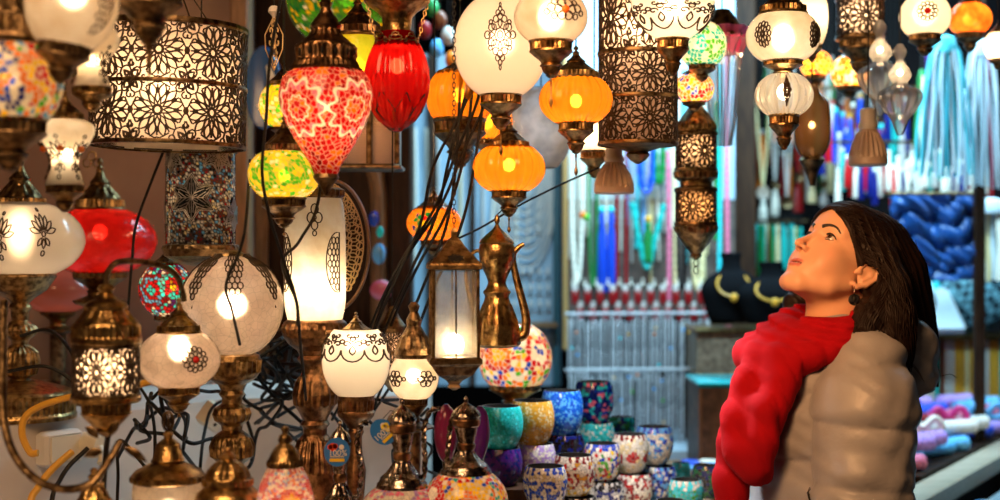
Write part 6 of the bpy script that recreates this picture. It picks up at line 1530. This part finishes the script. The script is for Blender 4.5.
SKIN = pbr('skin', (.7, .4, .27), .48, attr=True, spec=.4)
b_ = [n for n in SKIN.node_tree.nodes if n.type == 'BSDF_PRINCIPLED'][0]; b_.inputs['Subsurface Weight'].default_value = .12; b_.inputs['Subsurface Radius'].default_value = (.012, .004, .002); b_.inputs['Subsurface Scale'].default_value = .6
build_p('body', body_fn, (.42, 2.36, 1.0), (.80, 2.76, 1.66), .0020, SKIN, skincol)

# eyes
def eyeball(s):
    c = np.array((s*.0288, .0640, .0085)); gz = np.array((s*-.02+.10*0-.10, 1.0, .16)); gz /= np.linalg.norm(gz)
    t = np.linspace(0, PI, 40); seg = 32
    ref = np.array([0, 0, 1.0]); u = np.cross(gz, ref); u /= np.linalg.norm(u); v = np.cross(u, gz)
    vs = []; cs = []
    for a in t:
        for j in range(seg):
            ph = j*2*PI/seg; r = .0124*(1+.06*math.exp(-(a/.42)**2)); d = gz*math.cos(a)+(u*math.cos(ph)+v*math.sin(ph))*math.sin(a); vs.append(toW(c+d*r))
            cs.append((.004, .003, .003) if a < .20 else ((.09, .035, .015) if a < .46 else ((.03, .012, .006) if a < .54 else (.62, .54, .48))))
    f = [(i*seg+j, i*seg+(j+1) % seg, (i+1)*seg+(j+1) % seg, (i+1)*seg+j) for i in range(len(t)-1) for j in range(seg)]
    g = G().add(vs, f); g.col = np.array(cs); o = obj('eye', g, EYEM); chd(o)
    # lash line and lower lid line
    q = np.linspace(-1, 1, 22)
    def lidline(zf, r, rad):
        pts = []
        for x in q:
            px_ = s*(.0292+.0142*x); z = .0082+zf(x); dx = px_-c[0]; dz = z-c[2]; y = c[1]+math.sqrt(max(rad*rad-dx*dx-dz*dz, 1e-6)); pts.append(toW((px_, y, z)))
        return G().tube(np.array(pts), r*(1-.5*np.abs(q)**3), 6)
    chd(obj('eyelashes', lidline(lambda x: .0066*math.sqrt(max(1-x*x, 0)), .0019, .0151), LASH))
    chd(obj('eyelashes', lidline(lambda x: -.0066*math.sqrt(max(1-x*x, 0)), .0007, .0148), LASH))
    # brow
    pts = [(s*.0125, .09, .0225), (s*.020, .09, .0265), (s*.030, .088, .0300), (s*.040, .080, .0290), (s*.0480, .070, .0215)]
    w = cr(pts, 6).astype(np.float32)
    for _ in range(6):
        e = 1e-3; d = head(w); gr = np.stack([(head(w+np.eye(3, dtype=np.float32)[i]*e)-head(w-np.eye(3, dtype=np.float32)[i]*e))/(2*e) for i in range(3)], -1); gr /= np.linalg.norm(gr, axis=1, keepdims=True)+1e-9; w = w-gr*d[:, None]
    nw = gr @ HR.T; tt_ = np.linspace(0, 1, len(w))
    chd(obj('eyebrow', G().tube(toW(w), (.0042-.0026*tt_)*HS, 8, nrm=nw, flat=.35), LASH))
EYEM = pbr('eye_white_and_iris', (1, 1, 1), .06, attr=True, coat=.5); LASH = pbr('dark_lash_hair', (.012, .006, .004), .6)
eyeball(1); eyeball(-1)
tq = np.linspace(-1, 1, 14); chd(obj('teeth', G().tube(np.array([toW((.014*x, .0835-.004*x*x, -.0600)) for x in tq]), .0022, 8), pbr('teeth', (.75, .68, .58), .3)))

# hair
HAIRM, t_, o_ = nt('dark_brown_hair'); bb = t_.nodes.new('ShaderNodeBsdfPrincipled'); bb.inputs['Base Color'].default_value = (.0125, .0052, .003, 1); bb.inputs['Roughness'].default_value = .5; bb.inputs['Specular IOR Level'].default_value = .18
t_.links.new(bb.outputs[0], o_.inputs[0])
HAIRB = pbr('dark_brown_hair_base', (.012, .005, .003), .7)
def q3(px, py, Y, rpx): return (*P3(px, py, Y), rpx*Y/F)
def hair_fn(p):
    q = toH(p); m = q.copy(); m[..., 0] = np.abs(m[..., 0])
    cap0 = smin(ell(q, (0, -.020, .036), (.082, .105, .087)), ell(q, (0, .034, .050), (.064, .056, .056)), .02)
    # hairline: cut away the face and ears
    xl = np.interp(q[..., 2], [-.2, -.03, -.012, .003, .019, .035, .049, .058, .067, .074], [.3, .12, .075, .066, .061, .053, .038, .020, .0, -.03])
    ear = ell(m, (.088, -.006, -.024), (.034, .026, .034))
    capc = smax(cap0, -np.maximum(m[..., 0]-xl, -.002-q[..., 1]), .003); capc = smax(capc, -ear, .005); capc = smax(capc, -(q[..., 2]+.060), .01)
    fall = chain(p, [q3(872, 245, 2.60, 32), q3(888, 275, 2.60, 34), q3(896, 315, 2.60, 33), q3(902, 350, 2.60, 27), q3(910, 378, 2.59, 14)], .03)
    near = chain(p, [q3(876, 262, 2.52, 20), q3(886, 290, 2.50, 20), q3(890, 320, 2.48, 22), q3(892, 345, 2.47, 19), q3(900, 366, 2.47, 10)], .02)
    near = smin(near, chain(p, [q3(880, 298, 2.49, 14), q3(868, 316, 2.47, 13), q3(862, 332, 2.46, 11), q3(866, 348, 2.45, 5)], .015), .015)
    edge = chain(p, [q3(893, 240, 2.6, 14), q3(912, 290, 2.6, 13), q3(923, 335, 2.6, 11), q3(932, 372, 2.6, 5), q3(936, 386, 2.6, 2)], .015)
    far = chain(p, [q3(812, 268, 2.68, 10), q3(806, 290, 2.69, 13), q3(797, 306, 2.69, 13), q3(796, 330, 2.69, 12)], .015)
    d = smin(capc, fall, .02); d = smin(d, near, .018); d = smin(d, edge, .02); d = np.minimum(d, far)
    d = smax(d, -(ell(m, (.094, -.006, -.024), (.026, .025, .035))), .004)
    gr = .0016*np.sin(330*(p[..., 0]+.35*p[..., 2])+4*np.sin(11*p[..., 2]+30*p[..., 1])+150*p[..., 1])
    return d+gr
hb = build_p('hair', hair_fn, (.50, 2.32, 1.20), (.87, 2.80, 1.68), .0032, HAIRM)
def proj(w, fn, it=5, off=.0):
    w = w.astype(np.float32); I = np.eye(3, dtype=np.float32)
    for _ in range(it):
        e = 2e-3; d = fn(w)-off; gr = np.stack([(fn(w+I[i]*e)-fn(w-I[i]*e))/(2*e) for i in range(3)], -1); gr /= np.linalg.norm(gr, axis=1, keepdims=True)+1e-9; w = w-gr*np.clip(d, -.02, .02)[:, None]*.9
    return w, gr
# guide curves from the parting to the tips (photo position, distance)
G1 = [(818, 207, 2.50), (833, 208, 2.46), (847, 216, 2.43), (857, 231, 2.43), (863, 245, 2.43), (870, 256, 2.43), (880, 266, 2.43), (888, 280, 2.44), (882, 296, 2.43), (866, 312, 2.43), (858, 328, 2.43), (856, 344, 2.43)]
G2 = [(820, 204, 2.50), (838, 203, 2.46), (862, 215, 2.43), (876, 238, 2.43), (884, 262, 2.44), (888, 290, 2.44), (892, 322, 2.43), (896, 350, 2.43), (902, 375, 2.44)]
G3 = [(824, 202, 2.52), (848, 196, 2.52), (880, 202, 2.52), (900, 226, 2.52), (912, 256, 2.52), (922, 290, 2.52), (930, 325, 2.53), (936, 358, 2.54), (938, 386, 2.56)]
rh = random.Random(21); gh = G(); 
def even(w, n=54):
    l = np.concatenate([[0], np.cumsum(np.linalg.norm(np.diff(w, axis=0), axis=1))]); t = np.linspace(0, l[-1], n); return np.stack([np.interp(t, l, w[:, i]) for i in range(3)], 1)
C1, C2, C3 = [even(cr(np.array([P3(*q) for q in g_]), 6)) for g_ in (G1, G2, G3)]
n_ = len(C1); tt = np.linspace(0, 1, n_)
for i in range(800):
    u = rh.random()**.9*2; w = (C1*(1-u)+C2*u) if u < 1 else (C2*(2-u)+C3*(u-1))
    ph, fq, am = rh.random()*6.28, rh.uniform(1.5, 4), rh.uniform(.001, .006)
    w = w.copy(); w[:, 0] += am*np.sin(ph+fq*tt*6)*tt; w[:, 2] += .5*am*np.cos(ph+fq*tt*5)*tt
    s0 = 0 if rh.random() < .5 else int(rh.random()*n_*.55); e0 = n_ if rh.random() < .35 else int(n_*rh.uniform(.72, 1))
    if e0-s0 < 8: continue
    w = w[s0:e0]; nfree = max(2, int(len(w)*.1))
    pw, gr = proj(w, hair_fn, 5, .0012+.0022*rh.random())
    if np.abs(hair_fn(pw.astype(np.float32))[:-6]-.002).max() > .0055: continue
    qh = toH(pw.astype(np.float32)); bad = (np.abs(qh[:, 0]) < np.interp(qh[:, 2], [-.012, .003, .019, .035, .049, .058, .067, .074], [.079, .070, .066, .058, .043, .025, .004, -.03])) & (qh[:, 1] > -.002) & (qh[:, 2] > -.02)
    k0 = np.where(bad)[0].max()+1 if bad.any() else 0
    if len(pw)-k0 < 8: continue
    pw = pw[k0:]; w = w[k0:]; gr = gr[k0:]; s0 += k0
    tl = (tt[s0:e0] > .86)[:, None]; pw = np.where(tl & (np.linalg.norm(pw-w, axis=1, keepdims=True) > .05), w, pw)
    k_ = np.ones(3)/3; 
    for a_ in range(3): pw[1:-1, a_] = np.convolve(pw[:, a_], k_, 'valid')
    L_ = np.linspace(0, 1, len(pw)); gh.tube(pw, rh.uniform(.0007, .0017)*np.sin(PI*np.clip(.12+L_*.86, 0, 1))**.6, 4, nrm=gr, flat=.6)
H0 = [even(cr(np.array([P3(*q) for q in g_]), 6), 30) for g_ in ([(872, 276, 2.43), (862, 296, 2.43), (851, 314, 2.43), (846, 330, 2.43), (849, 346, 2.43)], [(890, 270, 2.43), (884, 300, 2.43), (876, 325, 2.43), (874, 345, 2.43), (880, 362, 2.43)])]
for i in range(150):
    u = rh.random(); w = H0[0]*(1-u)+H0[1]*u; tq_ = np.linspace(0, 1, 30); w[:, 0] += rh.uniform(-.004, .004)*np.sin(tq_*rh.uniform(3, 7)); e0 = int(30*rh.uniform(.7, 1))
    pw, gr = proj(w[:e0], hair_fn, 5, .001+.003*rh.random())
    for a_ in range(3): pw[1:-1, a_] = np.convolve(pw[:, a_], np.ones(3)/3, 'valid')
    gh.tube(pw, rh.uniform(.0008, .0018)*np.sin(PI*np.clip(.12+np.linspace(0, 1, e0)*.86, 0, 1))**.6, 4, nrm=gr, flat=.6)
o = obj('hair_locks', gh, HAIRM, None, angle=0); chd(o); o['kind'] = 'stuff'
# a few loose wisps
gw_ = G()
for pts in ([(930, 370, 2.56), (940, 376, 2.55), (950, 374, 2.54), (957, 378, 2.53)], [(915, 240, 2.56), (922, 262, 2.56), (928, 290, 2.56), (926, 310, 2.56)]):
    gw_.tube(cr(np.array([P3(*q) for q in pts]), 6), .0007, 4)
o = obj('hair_wisps', gw_, HAIRM); chd(o); o['kind'] = 'stuff'

# jacket
def wr(p, a=1.0):
    x, y, z = p[..., 0], p[..., 1], p[..., 2]
    return a*(.0030*np.sin(38*x+55*z+2.5*np.sin(21*z+9*y))+.0022*np.sin(71*z-47*x+3*np.sin(17*x+26*y))+.0018*np.sin(150*z+40*x+3*np.sin(40*x+20*z)))
def puff(s, pitch, amp):
    amp = amp*.85 
    return amp*(np.minimum(np.abs(np.sin(PI*s/pitch))*1.5, 1)**.5-.75)
def jacket_fn(p):
    z = p[..., 2]
    d = torso_r(p, [(.74, .205, .165, .0), (.9, .19, .150, .0), (1.05, .18, .140, .0), (1.2, .175, .135, .0), (1.28, .155, .118, -.008), (1.33, .11, .085, -.018), (1.375, .062, .060, -.02)])
    f = (p-TC.astype(np.float32)) @ TF.astype(np.float32)
    d = d-puff(z+.12*np.sin(2.2*f+.4)+.035, .112, .012)
    s = [(*tp(.125, -.020, 1.285), .073), (*tp(.165, .0, 1.22), .084), (*tp(.185, .015, 1.08), .080), (*tp(.190, .02, .97), .076), (*tp(.175, .09, .90), .062), (*tp(.14, .145, .89), .055)]
    sl = chain(p, s, .03)-puff(z-.06*f+.062, .105, .011)
    s2 = [(*tp(-.125, -.020, 1.285), .073), (*tp(-.165, -.015, 1.22), .080), (*tp(-.180, -.005, 1.08), .076), (*tp(-.185, .0, .97), .072), (*tp(-.175, .09, .90), .062), (*tp(-.14, .145, .89), .055)]
    sr = chain(p, s2, .03)-puff(z-.06*f+.062, .105, .011)
    d = smin(d, sl, .004); d = smin(d, sr, .004)
    hood = chain(p, [(*tp(.085, .03, 1.355), .030), (*tp(.105, -.05, 1.345), .036), (*tp(.06, -.125, 1.325), .044), (*tp(.0, -.15, 1.31), .048), (*tp(-.07, -.12, 1.325), .042), (*tp(-.10, -.04, 1.35), .032)], .03)
    hood = smin(hood, chain(p, [(*tp(.04, -.145, 1.27), .045), (*tp(-.02, -.150, 1.25), .045)], .03), .04)
    d = smin(d, hood-.003*np.sin(90*p[..., 0]+70*z), .012)
    seam = np.abs(p @ TF.astype(np.float32)-(TC @ TF+.052+.04*(1.2-z)))+10*(((p-TC.astype(np.float32)) @ TL.astype(np.float32)) < .06)
    return d+wr(p, .55)-.0
JACK = pbr('taupe_shiny_nylon', (.34, .33, .345), .42, 0, (.30, .29, .305), 8, .25, 70, .004, sheen=.15, spec=.45)
build_p('jacket', jacket_fn, (.28, 2.22, .72), (.90, 2.98, 1.43), .0052, JACK)
# pocket zip
w = cr(np.array([P3(777, 488, 2.40), P3(778, 500, 2.39), P3(781, 515, 2.39), P3(784, 540, 2.38)]), 6)
w, gr = proj(w, jacket_fn, 6, .001); chd(obj('pocket_zip', G().tube(w, .0022, 6), MT['black'])); chd(obj('zip_pull', G().tube(np.array([w[0], w[0]+np.array([.002, -.004, .010]), w[0]+np.array([.004, -.004, -.004])]), .0016, 6), MT['nickel']))

# scarf
def scarf_fn(p):
    Y0 = 2.565
    def loop(cx, cy, rx, ry, tilt, r, n=14, fr=1.0):
        pts = []
        for i in range(n+1):
            a = i*2*PI/n; x = PX(cx, Y0)+rx*math.cos(a); y = Y0-.01+ry*math.sin(a); z = PZ(cy, Y0)+tilt*math.cos(a)+.010*math.sin(a)
            pts.append((x, y, z, r*(1+.25*max(0, -math.cos(a))*fr)))
        return chain(p, pts, .012)
    d = loop(824, 322, .078, .082, .014, .022)
    d = smin(d, loop(818, 331, .092, .092, .020, .024), .008)
    d = smin(d, loop(808, 341, .106, .102, .026, .024), .008)
    def st(pts, k=.012): return chain(p, [(*P3(a, b, c), r*c/F) for a, b, c, r in pts], .03)
    d = smin(d, st([(772, 345, 2.53, 15), (752, 378, 2.50, 14), (737, 420, 2.49, 13), (738, 452, 2.48, 13), (752, 468, 2.47, 11), (764, 474, 2.47, 7)]), .010)
    d = smin(d, st([(806, 352, 2.49, 11), (784, 378, 2.46, 13), (770, 408, 2.45, 13), (764, 440, 2.45, 12), (762, 466, 2.45, 8)]), .018)
    d = smin(d, st([(795, 350, 2.50, 15), (776, 380, 2.48, 14), (760, 415, 2.48, 14), (755, 450, 2.47, 13), (760, 470, 2.47, 8)]), .022)
    d = smin(d, st([(788, 350, 2.52, 15), (768, 390, 2.51, 15), (754, 430, 2.50, 14), (748, 455, 2.50, 12)]), .022)
    d = smin(d, st([(744, 405, 2.53, 9), (735, 440, 2.53, 13), (731, 480, 2.53, 15), (730, 530, 2.53, 17), (733, 590, 2.52, 17), (734, 630, 2.52, 16)]), .008)
    x, y, z = p[..., 0], p[..., 1], p[..., 2]
    up = np.clip((z-1.32)/.03, 0, 1)
    u = (x-.55)*np.cos(.5)+(y-2.5)*.35
    rd = .0032*np.sin(300*(z+.22*x)+2*np.sin(18*x+25*y))*up+(.0085*(.62-np.abs(np.sin(48*(u+.30*z)+1.3*np.sin(7*z+4*x)))**.55)+.0030*(.6-np.abs(np.sin(105*(u+.36*z)+1.2*np.sin(11*z)))**.6))*(1-up)
    return d+rd
SCARF = pbr('red_scarf_cloth', (.40, .002, .008), .9, 0, (.33, .002, .007), 14, .5, 400, .001, spec=.15)
build_p('scarf', scarf_fn, (.36, 2.36, .80), (.80, 2.73, 1.44), .0036, SCARF)

# trousers and boots, down to the floor
def legs_fn(p):
    d = None
    for s in (1, -1):
        c = chain(p, [(*tp(s*.08, 0, .84), .105), (*tp(s*.085, .0, .50), .072), (*tp(s*.085, -.01, .14), .05)], .03); d = c if d is None else smin(d, c, .03)
    return d+wr(p, .7)
build_p('trousers', legs_fn, (.30, 2.2, .08), (.92, 2.95, .96), .009, pbr('dark_denim', (.03, .035, .06), .8))
for s in (1, -1):
    fn = lambda p, s=s: np.maximum(smin(chain(p, [(*tp(s*.085, -.01, .22), .056), (*tp(s*.085, -.01, .07), .05)], .02), chain(p, [(*tp(s*.085, -.03, .04), .04), (*tp(s*.09, .10, .035), .038)], .02), .03), .002-p[..., 2])
    c = tp(s*.087, .03, 0); build_p('boot', fn, (c[0]-.2, c[1]-.12, -.01), (c[0]+.2, c[1]+.12, .3), .006, pbr('dark_leather', (.03, .02, .015), .4))
# earring (near ear)
e0 = toW((-.082, .004, -.052)); k = 2.47/F
t = empty('earring', (0, 0, 0)); t.parent = W_; t.location = np.array(e0)-np.array(W_.location); t['label'] = 'round silver drop earring with dark centre'
obj('hook', G().tube([(0, 0, .004), (-.001, -.004, .002), (-.002, -.005, -.008)], .0007, 5), MT['nickel'], t)
g = G().lathe([(.0003, .0022), (.005, .0026), (.0085, .002), (.0105, .0015), (.0105, -.001), (.0003, -.0015)], 24); g.xf(rotm(PI/2, 0, 0), (-.002, -.006, -.020)); obj('disc', g, MT['nickel'], t)
obj('stone', G().sphere((-.002, -.0086, -.019), .0042, 12, 8, (.8, .5, 1.3)), MT['black'], t)
# ================================================================== light and camera
def area(name, loc, to, size, e, c, sy=None):
    l = bpy.data.lights.new(name, 'AREA'); l.energy = e; l.color = c; l.size = size
    if sy: l.shape = 'RECTANGLE'; l.size_y = sy
    o = bpy.data.objects.new(name, l); COL.objects.link(o); o.location = loc
    import mathutils
    o.rotation_euler = (mathutils.Vector(to)-mathutils.Vector(loc)).to_track_quat('-Z', 'Y').to_euler(); return o
COOL = (.45, .80, 1.0)
area('cool_strip_light', (.45, 3.7, 2.65), (.4, 4.7, 1.3), 1.2, 66, COOL, .12)
area('cool_strip_light', (1.6, 4.0, 2.65), (1.6, 5.0, 1.1), 1.2, 48, COOL, .12)
area('added_warm_light', (-.55, .9, 2.45), (-.45, 2.4, 1.1), .9, 27, (1, .58, .28))  # added warm fill above the camera to brighten the stall, not a lamp there
area('added_warm_light', (-.10, 1.55, 1.98), (.66, 2.6, 1.45), .28, 2.6, (1, .44, .15)).data.spread = math.radians(75)  # added key light aimed at the woman's face, no lamp hangs there
l = bpy.data.lights.new('spotlight_beam', 'SPOT'); l.energy = 36; l.color = (.86, .94, 1); l.spot_size = math.radians(105); l.spot_blend = .6; l.shadow_soft_size = .03
o = bpy.data.objects.new('spotlight_beam', l); COL.objects.link(o); o.location = (PX(614, 2.7), 2.7, PZ(199, 2.7)); o.rotation_euler = (math.radians(-6), 0, 0)
w = bpy.data.worlds.new('world'); SC.world = w; w.use_nodes = True
w.node_tree.nodes['Background'].inputs[0].default_value = (.42, .27, .18, 1); w.node_tree.nodes['Background'].inputs[1].default_value = .13
cam = bpy.data.cameras.new('camera'); cam.lens = 50; cam.sensor_width = 36
co = bpy.data.objects.new('camera', cam); COL.objects.link(co); co.location = (0, 0, CZ); co.rotation_euler = (PI/2, 0, 0)
cam.dof.use_dof = True; cam.dof.focus_distance = 2.37; cam.dof.aperture_fstop = 2.4; cam.clip_start = .05
SC.camera = co
SC.view_settings.view_transform = 'Standard'; SC.view_settings.look = 'None'; SC.view_settings.gamma = 1; SC.view_settings.exposure = 0; SC.view_settings.use_curve_mapping = False
cy = SC.cycles
cy.use_denoising = True; cy.max_bounces = 6; cy.diffuse_bounces = 3; cy.glossy_bounces = 3; cy.transmission_bounces = 4; cy.transparent_max_bounces = 14
cy.sample_clamp_indirect = 4; cy.sample_clamp_direct = 0; cy.blur_glossy = .5; cy.caustics_reflective = False; cy.caustics_refractive = False; cy.use_light_tree = True
